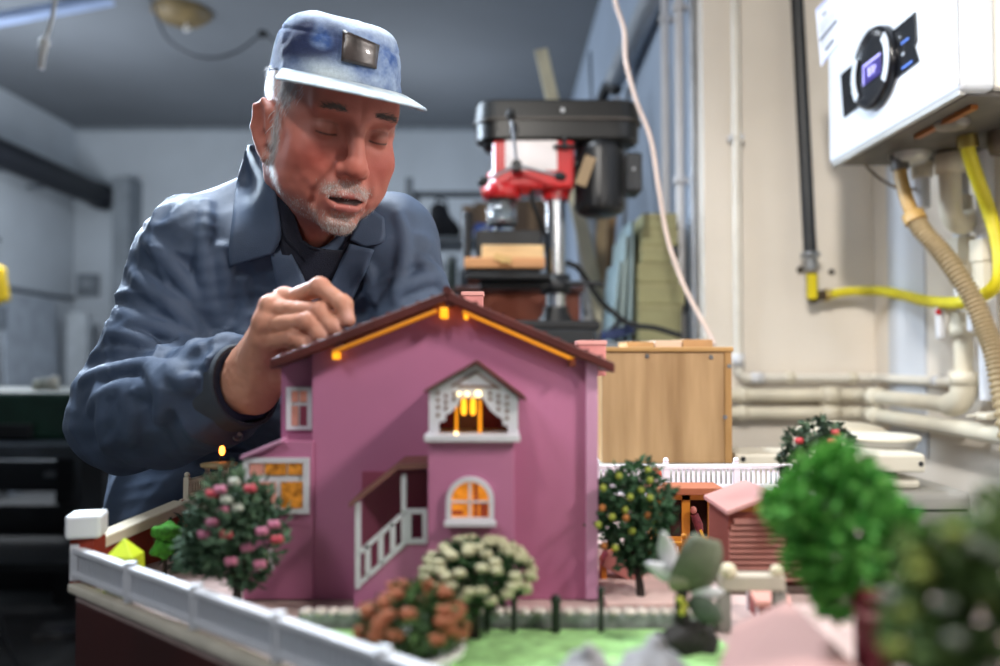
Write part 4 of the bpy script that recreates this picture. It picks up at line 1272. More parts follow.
# ================================================================== PINK HOUSE
YH = .70
m_pink = mat('house_pink', 'b66f92', .62, var=.04, scale=10)
m_pink2 = mat('house_pink_light', 'c48fae', .6, var=.04, scale=10)
m_roof = mat('roof_maroon', '57231f', .5, var=.2, scale=30)
m_hwhite = mat('house_white', 'd2d0d6', .5, var=.04, scale=30)
m_glow = mat('window_glow', 'b3782e', .4, emit='ff9a2c', estr=.16, var=.6, scale=160)
m_glow2 = mat('lamp_glow', 'ffc040', .4, emit='ffae28', estr=2.2)
m_maroon = mat('maroon_panel', '85324a', .6, var=.15)
def H(px, py, Y=YH):
    return at(px, py, Y)
def gy(Y):
    return 332.6 - F * math.tan(math.atan2(ZDK - ZC, Y) - PITCH)
hs = thing('model_house', 'pink miniature house with a maroon gable roof and lit windows', 'model house', (H(440, 600).x, .80, ZDK))
YBK = .92
def facade(poly, Y, dep, name, m, bev=.0006):
    return MB().prism([H(px, py, Y) for px, py in poly], (0, dep, 0)).build(name, m, hs, bevel=bev)
def zfix(mb):
    return mb
facade([(312, 599.6), (598, 599.6), (598, 361), (447, 299), (312, 353)], YH, YBK - YH, 'front_wall', m_pink)
facade([(281, gy(.712)), (313, gy(.712)), (313, 353), (281, 366)], .712, YBK - .712, 'left_wing', m_pink)
facade([(243, 599.6), (313, 599.6), (313, 441), (281, 441), (243, 457)], .697, .14, 'annex', m_pink)
facade([(240, 456), (281, 439), (281, 443), (240, 460)], .69, .15, 'annex_roof', m_pink2)
facade([(586, 599.6), (598, 599.6), (598, 362), (586, 358)], .694, .006, 'pilaster', m_pink2, .0004)
# roof slabs
YR0, YR1 = .683, .945
rp = [H(270, 359, YR0), H(447, 291, YR0), H(615, 363, YR0)]
th = Vector((0, 0, -.0090))
MB().prism([rp[0], rp[1], rp[1] + th, rp[0] + th], (0, YR1 - YR0, 0)).build('roof_slope', m_roof, hs, bevel=.0012)
MB().prism([rp[1], rp[2], rp[2] + th, rp[1] + th], (0, YR1 - YR0, 0)).build('roof_slope', m_roof, hs, bevel=.0012)
MB().cyl(rp[1] + Vector((0, -.001, .0005)), rp[1] + Vector((0, YR1 - YR0, .0005)), .004, n=10).build('ridge_cap', m_roof, hs)
# battens on the roof top (tile courses)
mb = MB()
for k in range(1, 12):
    for e in (0, 2):
        p = rp[1].lerp(rp[e], k / 12)
        mb.bar(p + Vector((0, .002, .0008)), p + Vector((0, YR1 - YR0 - .002, .0008)), .004, .0016)
mb.build('tile_courses', m_roof, hs)
# lit strips under the eaves with brackets
m_strip = mat('strip_orange', 'e09018', .5, emit='ff8c10', estr=.15)
for a, b in (((334, 352), (437, 311)), ((463, 312), (574, 360))):
    MB().bar(H(*a, .690), H(*b, .690), .012, .0032).build('eave_strip', m_strip, hs, bevel=.0004)
for (px, py, s) in ((336, 355, .65), (444, 312, .95), (466, 316, .5), (572, 361, .8)):
    p = H(px, py, .689)
    MB().bb((p.x - .0035 * s, .684, p.z - .006 * s), (p.x + .0035 * s, .70, p.z + .004 * s)).build('eave_lamp', mat('lamp_amber', 'e0a020', .4, emit='ffa818', estr=1.2 if s > .55 else .5) if px != 572 else mat('bracket_brown', '6a2c14', .5), hs, bevel=.0008)
for px, py, s in ((340, 342, 1), (450, 300, 1)):
    p = H(px, py, .69)
    MB().bb((p.x - .004, .685, p.z - .006), (p.x + .004, .70, p.z + .003)).build('roof_bracket', m_roof, hs, bevel=.0006)
# chimneys
m_chim = mat('chimney_salmon', 'd98f8a', .7, var=.1, scale=40)
for x0, x1, y0, Y in ((462, 483, 292, .86), (578, 606, 341, .78)):
    a, b = H(x0, y0, Y), H(x1, y0, Y)
    c = MB().bb((a.x, Y, a.z - .035), (b.x, Y + .025, a.z)).build('chimney', m_chim, hs, bevel=.001)
    MB().bb((a.x - .001, Y - .001, a.z - .004), (b.x + .001, Y + .026, a.z + .0005)).build('chimney_cap', mat('chimney_pale', 'e2a39c', .7), c, bevel=.0006)
# ---- tower with balcony
YT = .642
facade([(428, gy(YT)), (514, gy(YT)), (514, 436), (428, 436)], YT, YH - YT, 'tower', m_pink)
def F3(mb, poly, Y, dep):
    return mb.prism([H(px, py, Y) for px, py in poly], (0, dep, 0))
bal = F3(MB(), [(424, 442), (520, 442), (520, 435), (424, 435)], YT - .006, .066).build('balcony_floor', m_hwhite, hs, bevel=.0008)
lace = [(429, 435), (429, 391), (476, 363), (518, 398), (518, 435), (508, 435), (508, 426), (503, 425), (502.4, 419), (497.5, 416), (491, 411), (486, 403.5), (482.6, 398), (464.5, 398), (459.5, 399.4), (458, 405), (451, 412.6), (445.5, 415), (445.5, 421), (439, 422), (439, 435)]
lp = F3(MB(), lace, YT, .004).build('lace_panel', m_hwhite, hs)
mb = MB()
for (x_, ys) in ((438, (393, 400, 407, 415)), (446, (396, 402, 408)), (454, (393.5, 399)), (490, (393.5, 399)), (498.5, (396, 402.5, 409)), (507, (397, 404, 411, 418))):
    for y_ in ys:
        p = H(x_, y_, YT)
        mb.bar(p + Vector((0, -.0004, 0)), p + Vector((0, .0006, 0)), .0028, .0032)
for a_, b_ in (((452, 386), (476, 372)), ((476, 372), (500, 389)), ((458, 386), (496, 387))):
    mb.bar(H(*a_, YT - .0003), H(*b_, YT - .0003), .001, .002)
mb.build('lace_cutouts', mat('cutout_tan', '8d7267', .7), lp)
F3(MB(), [(429, 435), (433, 435), (433, 390), (429, 391)], YT + .004, .054).build('balcony_cheek', m_hwhite, hs)
F3(MB(), [(514, 435), (518, 435), (518, 398), (514, 396)], YT + .004, .054).build('balcony_cheek', m_hwhite, hs)
F3(MB(), [(430, 436), (518, 436), (518, 396), (474, 366), (430, 391)], YH - .004, .004).build('balcony_back', m_maroon, hs)
F3(MB(), [(459, 436), (481, 436), (481, 400), (459, 400)], YH - .006, .002).build('balcony_door', mat('door_taupe', '8d6a68', .6), hs)
for a_, b_, nm in (((476, 360), (424, 390), 0), ((476, 360), (526, 398), 1)):
    p0, p1 = H(*a_, YT - .006), H(*b_, YT - .006)
    MB().prism([p0, p1, p1 + Vector((0, 0, -.003)), p0 + Vector((0, 0, -.0035))], (0, YH - YT + .006, 0)).build('dormer_roof', m_roof, hs, bevel=.0005)
for px in (463.8, 473.0):
    MB().lathe(H(px, 415, YT + .02), [(.0012, 0), (.0022, .001), (.0025, .005), (.0022, .013), (.001, .015)], 14).build('lantern', m_glow2, hs)
for px, y0, w_ in ((456.5, 404, .0022), (480, 400, .0030)):
    MB().bar(H(px, 434.5, YT + .014), H(px, y0, YT + .014), w_, w_, up=(0, 1, 0)).build('lit_column', mat('column_glow', 'c98a20', .4, emit='ff9a18', estr=1.0, var=.4, scale=200), hs)
for px, py, s in ((459, 394, .0016), (467, 394, .0018), (478, 394, .0026), (456, 433.5, .0018)):
    MB().ball(H(px, py, YT - .002), s, 10, 6).build('light_bulb', mat('bulb_white', 'fff0c0', .4, emit='ffe0a0', estr=9.0 if px == 478 else 3.0), hs)
# ---- windows
def ring_prism(outer, inner, Y, dep, name, m, parent):
    mb = MB()
    O = [H(*p, Y) for p in outer]
    I_ = [H(*p, Y) for p in inner]
    n = len(O)
    ext = Vector((0, dep, 0))
    vs = O + I_ + [p + ext for p in O] + [p + ext for p in I_]
    fs = []
    for i in range(n):
        j = (i + 1) % n
        fs += [(i, j, n + j, n + i), (2 * n + i, 3 * n + i, 3 * n + j, 2 * n + j), (i, 2 * n + i, 2 * n + j, j), (n + i, n + j, 3 * n + j, 3 * n + i)]
    mb.add(vs, fs)
    return mb.build(name, m, parent)
def arch(x0, x1, ytop, ybot, n=14):
    cx, r = (x0 + x1) / 2, (x1 - x0) / 2
    return [(x0, ybot)] + [(cx - r * math.cos(math.pi * k / n), ytop + r - r * math.sin(math.pi * k / n)) for k in range(n + 1)] + [(x1, ybot)]
wf = ring_prism(arch(446, 494, 477, 525), arch(451, 489, 482, 518), YT - .004, .006, 'arched_window', m_hwhite, hs)
F3(MB(), arch(451, 489, 482, 518), YT - .0008, .001).build('pane', mat('arch_glow', 'c9822a', .4, emit='ff9420', estr=.55, var=.6, scale=110), wf)
F3(MB(), [(468.5, 519), (471, 519), (471, 483), (468.5, 483)], YT - .003, .003).build('muntin', m_hwhite, wf)
F3(MB(), [(451, 501), (489, 501), (489, 503), (451, 503)], YT - .003, .003).build('muntin', m_hwhite, wf)
F3(MB(), [(444, 527), (496, 527), (496, 522), (444, 522)], YT - .007, .007).build('sill', m_hwhite, wf, bevel=.0004)
mb = MB()
F3(mb, [(474, 517), (478, 517), (478, 484), (474, 484)], YT - .0012, .0004)
F3(mb, [(480, 517), (488, 517), (488, 503), (480, 503)], YT - .0012, .0004)
F3(mb, [(452, 515), (463, 515), (463, 510), (452, 510)], YT - .0012, .0004)
mb.build('curtain', mat('curtain_red', '8c3a22', .6, emit='c84a18', estr=.25), wf)
def rect(x0, y0, x1, y1):
    return [(x0, y1), (x1, y1), (x1, y0), (x0, y0)]
m_pale = mat('pane_pinkish', 'c98f86', .4, emit='d87a50', estr=.12, var=.2, scale=80)
def window(outer, panes, Y, lab=None):
    x0, y0, x1, y1 = outer
    mb = F3(MB(), rect(x0, y0, x1, y1), Y - .003, .003)
    # frame bars rather than a solid block
    mb = MB()
    xs = sorted({x0, x1} | {p[0] for p in panes} | {p[2] for p in panes})
    fr = ring_prism(rect(x0, y0, x1, y1), rect(min(p[0] for p in panes), min(p[1] for p in panes), max(p[2] for p in panes), max(p[3] for p in panes)), Y - .003, .004, 'window', m_hwhite, hs)
    F3(MB(), rect(x0 + 1, y0 + 1, x1 - 1, y1 - 1), Y - .0006, .0006).build('glazing_bars', m_hwhite, fr)
    for (a, b, c, e, m) in panes:
        F3(MB(), rect(a, b, c, e), Y - .0018, .0010).build('pane', m, fr)
    return fr
window((243, 458, 309, 514), [(250, 463, 263, 475, m_pale), (265, 463, 286, 475, m_glow), (288, 463, 303, 475, m_glow), (248, 482, 276, 509, m_pale), (281, 482, 303, 508, m_glow)], .697)
window((286, 387, 312, 430), [(291, 391, 298, 402, m_pale), (300, 391, 307, 402, m_pale), (291, 406, 298, 426, m_pale), (300, 406, 307, 426, m_maroon)], .712)
window((254, 550, 273, 571), [(258, 554, 269, 567, m_glow)], .697)
# ---- staircase
YS = .655
F3(MB(), rect(362, 472, 427, 600), YH - .003, .003).build('stair_shade', mat('facade_shade_red', '9a4a62', .6), hs)  # darker panel paints the facade's shade behind the stairs
F3(MB(), [(354, gy(YS)), (428, gy(YS)), (428, 540), (405, 540), (354, 588)], YS, .004).build('stair_parapet', m_pink, hs)
mb = MB()
for k in range(8):
    x0_, y0_ = 358 + k * 6, 588 - k * 5.8
    F3(mb, rect(x0_, y0_, 428, gy(YS) - 1), YS + .004, YH - YS - .007)
mb.build('steps', m_pink, hs)
mb = MB()
for a_, b_ in (((358, 554), (405, 512)), ((405, 511), (427, 511)), ((358, 585), (405, 542)), ((405, 541), (427, 541))):
    mb.bar(H(*a_, YS), H(*b_, YS), .004, .0038)
mb.build('handrail', m_hwhite, hs)
for px, y0, y1 in ((358, 502, 588), (404, 474, 543), (368, 545, 577), (381, 534, 565), (393, 523, 554), (409, 511, 542), (425, 511, 542)):
    MB().bar(H(px, y1, YS), H(px, y0, YS), .0042, .004, up=(0, 1, 0)).build('newel_post' if px in (358, 404) else 'baluster', m_hwhite, hs)
cp0 = [H(349, 503, .648), H(398, 464, .648), H(428, 463, .648)]
mb = MB()
mb.prism([cp0[0], cp0[1], cp0[1] + Vector((0, 0, -.0045)), cp0[0] + Vector((0, 0, -.0045))], (0, .05, 0))
mb.prism([cp0[1], cp0[2], cp0[2] + Vector((0, 0, -.0045)), cp0[1] + Vector((0, 0, -.0045))], (0, .05, 0))
mb.build('stair_canopy', mat('canopy_brown', '7b5148', .6, var=.15), hs)

# ================================================================== PLANTS
def leaf_crown(mb, c, r, n, ln, wd, shell=.55, rg=rnd, squash=1.0):
    c = Vector(c)
    for _ in range(n):
        while True:
            v = Vector((rg.uniform(-1, 1), rg.uniform(-1, 1), rg.uniform(-1, 1)))
            if .05 < v.length < 1:
                break
        u = v.normalized()
        k = shell + (1 - shell) * rg.random()
        p = c + Vector((u.x * r[0], u.y * r[1], u.z * r[2])) * k
        dv = u + Vector((rg.uniform(-.9, .9), rg.uniform(-.9, .9), rg.uniform(-.6, .9)))
        mb.leaf(p, dv, u + Vector((rg.uniform(-.5, .5), rg.uniform(-.5, .5), rg.uniform(-.5, .5))), ln * rg.uniform(.7, 1.3), wd * rg.uniform(.7, 1.3))
    return mb
def blob(c, r, amp, fr, h, name, m, parent, seedv=0.0):
    c = np.array(c, dtype=np.float32)
    s = np.array([seedv, seedv * .7, seedv * 1.3], dtype=np.float32)
    f = lambda P: ell(P, c, r) + amp * vnoise(P + s, fr) + amp * .5 * vnoise(P + s + 5, fr * 2.1)
    R_ = np.array(r) + amp * 1.6
    V, Q = surfnet(f, c - R_, c + R_, h)
    return np_object(name, V, Q, m, parent, tuple(ORG[parent.name]))
m_bark = mat('bark_dark', '2a211b', .85, var=.3, scale=80, bump=.5)
def trunk(d, pts, r0, r1, name='trunk', m=None):
    pts = spline(pts, 5)
    n = len(pts)
    return MB().tube(pts, [r0 + (r1 - r0) * i / (n - 1) for i in range(n)], 9).build(name, m or m_bark, d)
def flowers(d, spots, name, m, r, petals=True, core=None):
    proto = None
    for i, p in enumerate(spots):
        p = Vector(p)
        if proto is None:
            mb = MB()
            if petals:
                for k in range(6):
                    a = k * 1.047
                    mb.ball(p + Vector((math.cos(a) * r * .55, math.sin(a) * r * .4, r * .15 * (k % 2))), (r * .55, r * .5, r * .6), 8, 6)
                mb.ball(p + Vector((0, -r * .2, r * .1)), r * .55, 8, 6)
            else:
                mb.ball(p, (r, r, r * 1.05), 10, 8)
            proto = mb.build(name, m, d)
            p0 = p
        else:
            c = proto.copy()
            COL.objects.link(c)
            c.parent = d
            c.location = p - p0
            ORG[c.name] = ORG[proto.name]
# rose tree on the left
YQ = .655
pb = Vector((at(238, 600, YQ).x, YQ, ZDK))
d = thing('rose_tree', 'model rose tree with red, pink and white blooms left of the pink house', 'tree', pb)
cc = at(222, 530, YQ)
trunk(d, [pb, at(236, 575, YQ), at(226, 550, YQ), cc], .0042, .002)
mb = MB()
for px, py, r in ((226, 492, .018), (248, 503, .022), (205, 536, .018), (230, 520, .026), (258, 540, .022), (232, 555, .022), (214, 512, .016), (196, 556, .013), (262, 520, .018), (246, 570, .014), (214, 545, .020)):
    p = at(px, py, YQ + rnd.uniform(-.015, .015))
    leaf_crown(mb, p, (r, r, r * .9), 120, .011, .006, .4)
mb.build('foliage', mat('leaf_sage', '5a775b', .75, island='304a36'), d)
def onface(lst, Y):
    return [at(px, py, Y + rnd.uniform(-.006, .004)) for px, py in lst]
YQf = YQ - .030
flowers(d, onface([(250, 489), (277, 540), (226, 535), (212, 494)], YQf), 'red_rose', mat('rose_red', 'b03a48', .7), .0050)
flowers(d, onface([(220, 490), (262, 532), (204, 535), (247, 548), (222, 510), (231, 562), (274, 525), (212, 523), (260, 565)], YQf), 'pink_rose', mat('rose_pink', 'b0667f', .7), .0050)
flowers(d, onface([(237, 508), (226, 500), (234, 482)], YQf), 'white_rose', mat('rose_white', 'b9bdb0', .7), .0048)
# grey-green shrub behind it, small green bush, lime cone
d = thing('dark_shrub', 'dark green model shrub in front of the pink pillar', 'shrub', (at(190, 560, .80).x, .80, ZDK))
mb = MB()
leaf_crown(mb, at(188, 545, .80), (.026, .022, .028), 260, .010, .006, .3)
leaf_crown(mb, at(205, 560, .80), (.022, .022, .028), 200, .010, .006, .3)
mb.build('foliage', mat('leaf_deep', '2f4a34', .8, island='1a2c1e'), d)
trunk(d, [(ORG[d.name].x, .80, ZDK), at(190, 545, .80)], .003, .002)
d = thing('green_topiary', 'small bright green model topiary beside the red garden wall', 'topiary', (at(165, 560, .775).x, .775, ZDK))
for px, py, r in ((166, 532, .012), (163, 548, .011)):
    blob(at(px, py, .775), (r * 1.1, r, r * .8), .003, 140, .0016, 'foliage', mat('topiary_green', '3f8a25', .85, var=.3, scale=150), d, px)
trunk(d, [(ORG[d.name].x, .775, ZDK), at(165, 540, .775)], .002, .002)
p = at(126, 548, .715)
zt_ = at(126, 537, .715).z
d = thing('lime_tent', 'lime yellow little tent just behind the left end of the white fence', 'tent', (p.x, .715, ZDK))
MB().add([(p.x - .014, .70, ZDK), (p.x + .014, .70, ZDK), (p.x + .014, .728, ZDK), (p.x - .014, .728, ZDK), (p.x - .011, .702, zt_ - .014), (p.x + .012, .702, zt_ - .016), (p.x + .012, .726, zt_ - .016), (p.x - .011, .726, zt_ - .014), (p.x - .001, .714, zt_)],
         [(3, 2, 1, 0), (0, 1, 5, 4), (1, 2, 6, 5), (2, 3, 7, 6), (3, 0, 4, 7), (4, 5, 8), (5, 6, 8), (6, 7, 8), (7, 4, 8)]).build('canvas', mat('tent_lime', 'c8dc28', .6, var=.1), d, bevel=.0012)
MB().prism([(p.x - .004, .6985, ZDK + .001), (p.x + .004, .6985, ZDK + .001), (p.x, .6995, zt_ - .02)], (0, .001, 0)).build('flap', mat('tent_flap', '9cac1a', .6), d)
# orange bush in a white pot
YO = .53
pc = at(412, 648, YO)
d = thing('orange_bush', 'round bush of orange flowers in a white pot behind the white fence', 'potted bush', (pc.x, YO, ZDK))
MB().lathe((pc.x, YO, ZDK), [(.020, 0), (.024, .003), (.030, pc.z - ZDK - .004), (.0355, pc.z - ZDK - .002), (.0365, pc.z - ZDK + .002), (.033, pc.z - ZDK + .003), (.031, pc.z - ZDK - .004), (0, pc.z - ZDK - .005)], 28).build('pot', mat('pot_white', 'dcdad6', .5), d)
cc = at(412, 625, YO)
mb = MB()
leaf_crown(mb, cc, (.033, .032, .024), 520, .010, .006, .45)
mb.build('foliage', mat('leaf_mid', '4a6a34', .8, island='27401f'), d)
sp = []
for i in range(70):
    a, t = rnd.uniform(0, 6.283), rnd.uniform(-.2, 1)
    q = math.sqrt(max(0, 1 - t * t))
    if rnd.random() < .82:
        sp.append(cc + Vector((.034 * q * math.cos(a), .033 * q * math.sin(a), .026 * t)))
flowers(d, sp[:48], 'orange_flower', mat('flower_orange', '9c5a3a', .8, var=.25, scale=90), .0052)
# white blossom tree
YW_ = .60
pb = Vector((at(474, 640, YW_).x, YW_, ZDK))
d = thing('blossom_tree', 'small round tree of cream blossom on the lawn before the house tower', 'tree', pb)
tr = trunk(d, [pb, at(475, 622, YW_), at(476, 606, YW_)], .0042, .0032)
for e in ((455, 588), (466, 580), (492, 582), (500, 590), (478, 575)):
    MB().tube(spline([at(476, 610, YW_), at((476 + e[0]) / 2, 600, YW_), at(*e, YW_ + rnd.uniform(-.01, .01))], 4), .0016, 7).build('branch', m_bark, tr)
cc = at(478, 574, YW_)
mb = MB()
leaf_crown(mb, cc, (.038, .036, .023), 700, .009, .005, .4)
mb.build('foliage', mat('leaf_dark', '35592f', .8, island='142a15'), d)
sp = []
while len(sp) < 92:
    a, t = rnd.uniform(0, 6.283), rnd.uniform(-.45, 1)
    q = math.sqrt(max(0, 1 - t * t))
    pnt = cc + Vector((.041 * q * math.cos(a), .039 * q * math.sin(a), .026 * t))
    if all((pnt - s).length > .0055 for s in sp):
        sp.append(pnt)
flowers(d, sp, 'blossom', mat('blossom_cream', 'b5b08e', .7, var=.12, scale=60), .0046)
# fruit tree right of the house
YP = .70
pb = Vector((at(641, 600, YP).x, YP, ZDK))
d = thing('fruit_tree', 'dark green model tree with yellow fruit at the right of the pink house', 'tree', pb)
trunk(d, [pb, at(639, 580, YP), at(634, 560, YP), at(632, 530, YP)], .0042, .002)
mb = MB()
for px, py, r in ((635, 478, .020), (617, 490, .017), (650, 492, .020), (613, 520, .018), (640, 510, .026), (655, 512, .017), (625, 540, .018), (650, 540, .022), (605, 512, .012), (650, 555, .012), (637, 556, .016)):
    leaf_crown(mb, at(px, py, YP + rnd.uniform(-.012, .012)), (r, r, r * .9), 120, .010, .006, .35)
mb.build('foliage', mat('leaf_forest', '3b6240', .75, island='1b3a22'), d)
flowers(d, onface([(619, 476), (650, 480), (630, 497), (612, 517), (650, 498), (632, 531), (603, 488), (648, 470), (653, 522), (615, 548), (598, 525), (641, 490), (625, 510)], YP - .025), 'yellow_fruit', mat('fruit_yellow', '8f9a34', .6), .0030, petals=False)
flowers(d, onface([(626, 518), (602, 508), (648, 516), (604, 546)], YP - .024), 'orange_fruit', mat('fruit_orange', 'a0622a', .6), .0030, petals=False)
# bright green tree
YG = .45
pb = Vector((at(878, 640, YG).x, YG, ZDK))
d = thing('bright_tree', 'bright green moss like tree in front of the slatted shed', 'tree', pb)
trunk(d, [pb, at(874, 640, YG), at(858, 600, YG), at(845, 560, YG)], .006, .003)
mb = MB()
for px, py, r in ((838, 468, .016), (815, 482, .017), (858, 485, .018), (790, 508, .014), (825, 510, .022), (868, 512, .022), (895, 528, .016), (845, 530, .026), (810, 530, .018), (880, 548, .020), (835, 565, .022), (805, 555, .012), (862, 580, .020), (838, 595, .015), (780, 505, .008), (903, 545, .010)):
    leaf_crown(mb, at(px, py, YG + rnd.uniform(-.014, .014)), (r * .9, r * .9, r * .9), 200, .008, .0055, .3)
mb.build('foliage', mat('leaf_bright', '78bd56', .8, island='3a8a34'), d)
# red flowered tree further back
YK = .72
pb = Vector((at(828, 594, YK).x, YK, ZDK))
d = thing('red_flower_tree', 'grey green tree with red flowers just behind the bright green tree', 'tree', pb)
trunk(d, [pb, at(824, 540, YK), at(815, 470, YK)], .0035, .002)
mb = MB()
for px, py, r in ((815, 432, .011), (797, 442, .011), (835, 440, .012), (792, 462, .012), (815, 455, .018), (838, 462, .014), (800, 480, .016), (790, 500, .012)):
    leaf_crown(mb, at(px, py, YK + rnd.uniform(-.01, .01)), (r, r, r), 90, .009, .006, .3)
mb.build('foliage', mat('leaf_grey', '4a6046', .8, island='25352a'), d)
flowers(d, onface([(799, 441), (836, 433), (832, 441)], YK - .016), 'red_flower', mat('flower_red', 'c03a40', .6), .0040)
# large blurred bush at lower right
YB_ = .31
pb = Vector((at(962, 640, YB_).x, YB_, ZDK))
d = thing('olive_bush', 'large out of focus olive green bush at the lower right corner', 'bush', pb)
trunk(d, [pb, at(962, 680, YB_), at(958, 620, YB_)], .005, .003)
mb = MB()
for px, py, r in ((999, 525, .016), (969, 560, .017), (939, 555, .013), (1004, 580, .02), (929, 590, .014), (964, 605, .02), (999, 630, .02), (939, 640, .016), (914, 640, .012), (974, 660, .02), (1019, 560, .018), (919, 565, .008), (904, 612, .008)):
    leaf_crown(mb, at(px, py, YB_ + rnd.uniform(-.012, .012)), (r * .84, r * .84, r * .84), 120, .008, .005, .4)
mb.build('foliage', mat('leaf_olive', '6d8440', .8, island='2f5226'), d)
flowers(d, onface([(918, 558), (955, 535), (895, 650), (905, 615), (985, 605), (920, 575)], YB_ - .02), 'yellow_leaf_tuft', mat('tuft_yellow', '7d8632', .8), .0042)
flowers(d, onface([(945, 605), (955, 640), (995, 555), (890, 598), (975, 545)], YB_ - .022), 'pale_flower', mat('flower_pale', '8d9280', .8), .0034)

# ================================================================== BUILDINGS OF THE MODEL, RIGHT SIDE
m_orange = mat('kiosk_orange', 'b8761f', .5, var=.12, scale=30)
Yk = .90
k0, k1 = at(652, 540, Yk), at(717, 540, Yk)
ztop = at(650, 494, Yk).z
d = thing('orange_kiosk', 'small orange kiosk with arched openings behind the fruit tree', 'kiosk', ((k0.x + k1.x) / 2, Yk + .03, ZDK))
def K3(poly, Y, dep, name, m, par=None, bev=0):
    return MB().prism([at(px, py, Y) for px, py in poly], (0, dep, 0)).build(name, m, par or d, bevel=bev)
dep = .03
MB().bb((k0.x, Yk + dep - .004, ZDK), (k1.x, Yk + dep, ztop)).build('back_wall', m_orange, d)
MB().bb((k0.x, Yk, ZDK), (k0.x + .004, Yk + dep, ztop)).build('side_wall', m_orange, d)
MB().bb((k1.x - .004, Yk, ZDK), (k1.x, Yk + dep, ztop)).build('side_wall', m_orange, d)
K3([(652, 547), (717, 547), (717, 493), (710, 493)] + [(706 - 6 * (1 - math.cos(math.pi * t / 6)) + 3, 503 - 5 * math.sin(math.pi * t / 6)) for t in range(0, 7)] + [(697, 536), (686, 536)] + [(686 - 6 * (1 - math.cos(math.pi * t / 6)), 503 - 5 * math.sin(math.pi * t / 6)) for t in range(0, 7)] + [(674, 536), (660, 536), (660, 493), (652, 493)], Yk, .004, 'front_frame', m_orange) if False else None
for x0_, x1_ in ((652, 662), (682, 690), (708, 717)):
    K3(rect(x0_, 493, x1_, 547), Yk, .004, 'front_post', m_orange)
K3(rect(652, 493, 717, 500), Yk, .004, 'front_lintel', m_orange)
K3(rect(652, 537, 717, 547), Yk, .005, 'counter', m_orange, None, .0006)
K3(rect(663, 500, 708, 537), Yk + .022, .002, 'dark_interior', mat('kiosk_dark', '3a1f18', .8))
rt = MB().bb((k0.x - .004, Yk - .008, ztop), (k1.x + .006, Yk + dep + .004, ztop + .008)).build('flat_roof', mat('kiosk_roof', '9c5a3c', .6, var=.1), d, bevel=.001)
# figurine at the kiosk
p = at(697, 536, Yk - .006)
zz = at(697, 508, Yk).z
d = thing('tiny_figurine', 'tiny dark red figurine leaning in the right opening of the orange kiosk', 'figurine', (p.x, Yk - .006, p.z))
MB().tube([(p.x + .004, Yk - .006, p.z), (p.x + .002, Yk - .006, p.z + .012), (p.x - .003, Yk - .006, zz - .006)], [.0032, .0052, .0046], 10).build('body', mat('figurine_red', '6b1f2c', .6, var=.3, scale=200), d)
MB().ball((p.x - .004, Yk - .007, zz - .001), (.0038, .0038, .0046), 10, 8).build('head', mat('figurine_skin', 'a8655a', .6), d)
MB().bar((p.x + .003, Yk - .009, p.z + .008), (p.x + .009, Yk - .010, p.z - .006), .003, .003).build('yellow_bag', mat('bag_yellow', 'd9a52a', .5), d)
# ornament on the kiosk roof
p = at(657, 486, Yk + .015)
d = thing('roof_ornament', 'tiny red and white ornament on the roof of the orange kiosk', 'ornament', (p.x, Yk + .015, ztop + .008))
MB().lathe((p.x, Yk + .015, ztop + .008), [(.006, 0), (.0075, .004), (.006, .009), (0, .011)], 12).build('white_base', m_hwhite, d)
MB().lathe((p.x - .002, Yk + .015, ztop + .018), [(.008, 0), (.007, .006), (.002, .010), (0, .010)], 12).build('red_top', mat('ornament_red', 'd8442e', .5), d)
# orange picket fence
a, b = at(640, 542, .84), at(728, 540, .84)
fence('picket_fence', 'orange picket fence with pale tips before the orange kiosk', Vector((a.x, .84, 0)), Vector((b.x, .84, 0)), a.z, a.z, 2, 7, mat('picket_orange', 'c0801f', .5), bw=.005, post=.006, rail=.004, z0a=ZDK + .002)
# slide
d = thing('garden_slide', 'salmon pink slide with an orange edge beside the right wall of the house', 'slide', (at(615, 590, .76).x, .76, ZDK))
s0, s1 = at(603, 556, .76), at(640, 592, .76)
s1.z = ZDK + .004
MB().bar(s0, s1, .022, .014, up=(0, 0, 1)).build('chute', mat('slide_salmon', 'c9807a', .5), d, bevel=.001)
MB().bar(s0 + Vector((.004, .012, .008)), s1 + Vector((.004, .012, .008)), .004, .010).build('side_rail', mat('slide_orange', 'd07a2a', .5), d)
MB().bar(s0 + Vector((0, 0, -.002)), Vector((s0.x, s0.y, ZDK + .003)), .018, .005, up=(1, 0, 0)).build('ladder', mat('slide_orange', 'd07a2a'), d)
# shed
Ys = .72
e0, ap, e1 = at(727, 511, Ys), at(772, 494, Ys), at(817, 511, Ys)
d = thing('slatted_shed', 'red brown slatted shed with a pale pink roof right of the kiosk', 'shed', (ap.x, Ys + .04, ZDK))
w0, w1 = at(731, 590, Ys), at(813, 590, Ys)
ze = at(731, 513, Ys).z
MB().bb((w0.x, Ys + .006, ZDK + .004), (w1.x, Ys + .075, ze)).build('walls', mat('shed_dark', '6d2f22', .7), d)
MB().prism([(w0.x, Ys + .006, ze), (w1.x, Ys + .006, ze), (ap.x, Ys + .006, ap.z - .004)], (0, .069, 0)).build('gable', mat('gable_orange', 'a4651f', .6), d)
mb = MB()
n = 11
zlo, zhi = ZDK + .010, at(731, 519, Ys).z
for k in range(n):
    t0, t1 = zlo + (zhi - zlo) * k / n, zlo + (zhi - zlo) * (k + .86) / n
    ins = .0016 * max(0, k - 8) ** 1.5
    mb.prism([(w0.x + ins, Ys + .002, t0), (w1.x - ins, Ys + .002, t0), (w1.x - ins, Ys + .0045, t1), (w0.x + ins, Ys + .0045, t1)], (0, .004, 0))
mb.build('slatted_front', mat('slat_brown', '8d5448', .6, var=.15, scale=30), d)
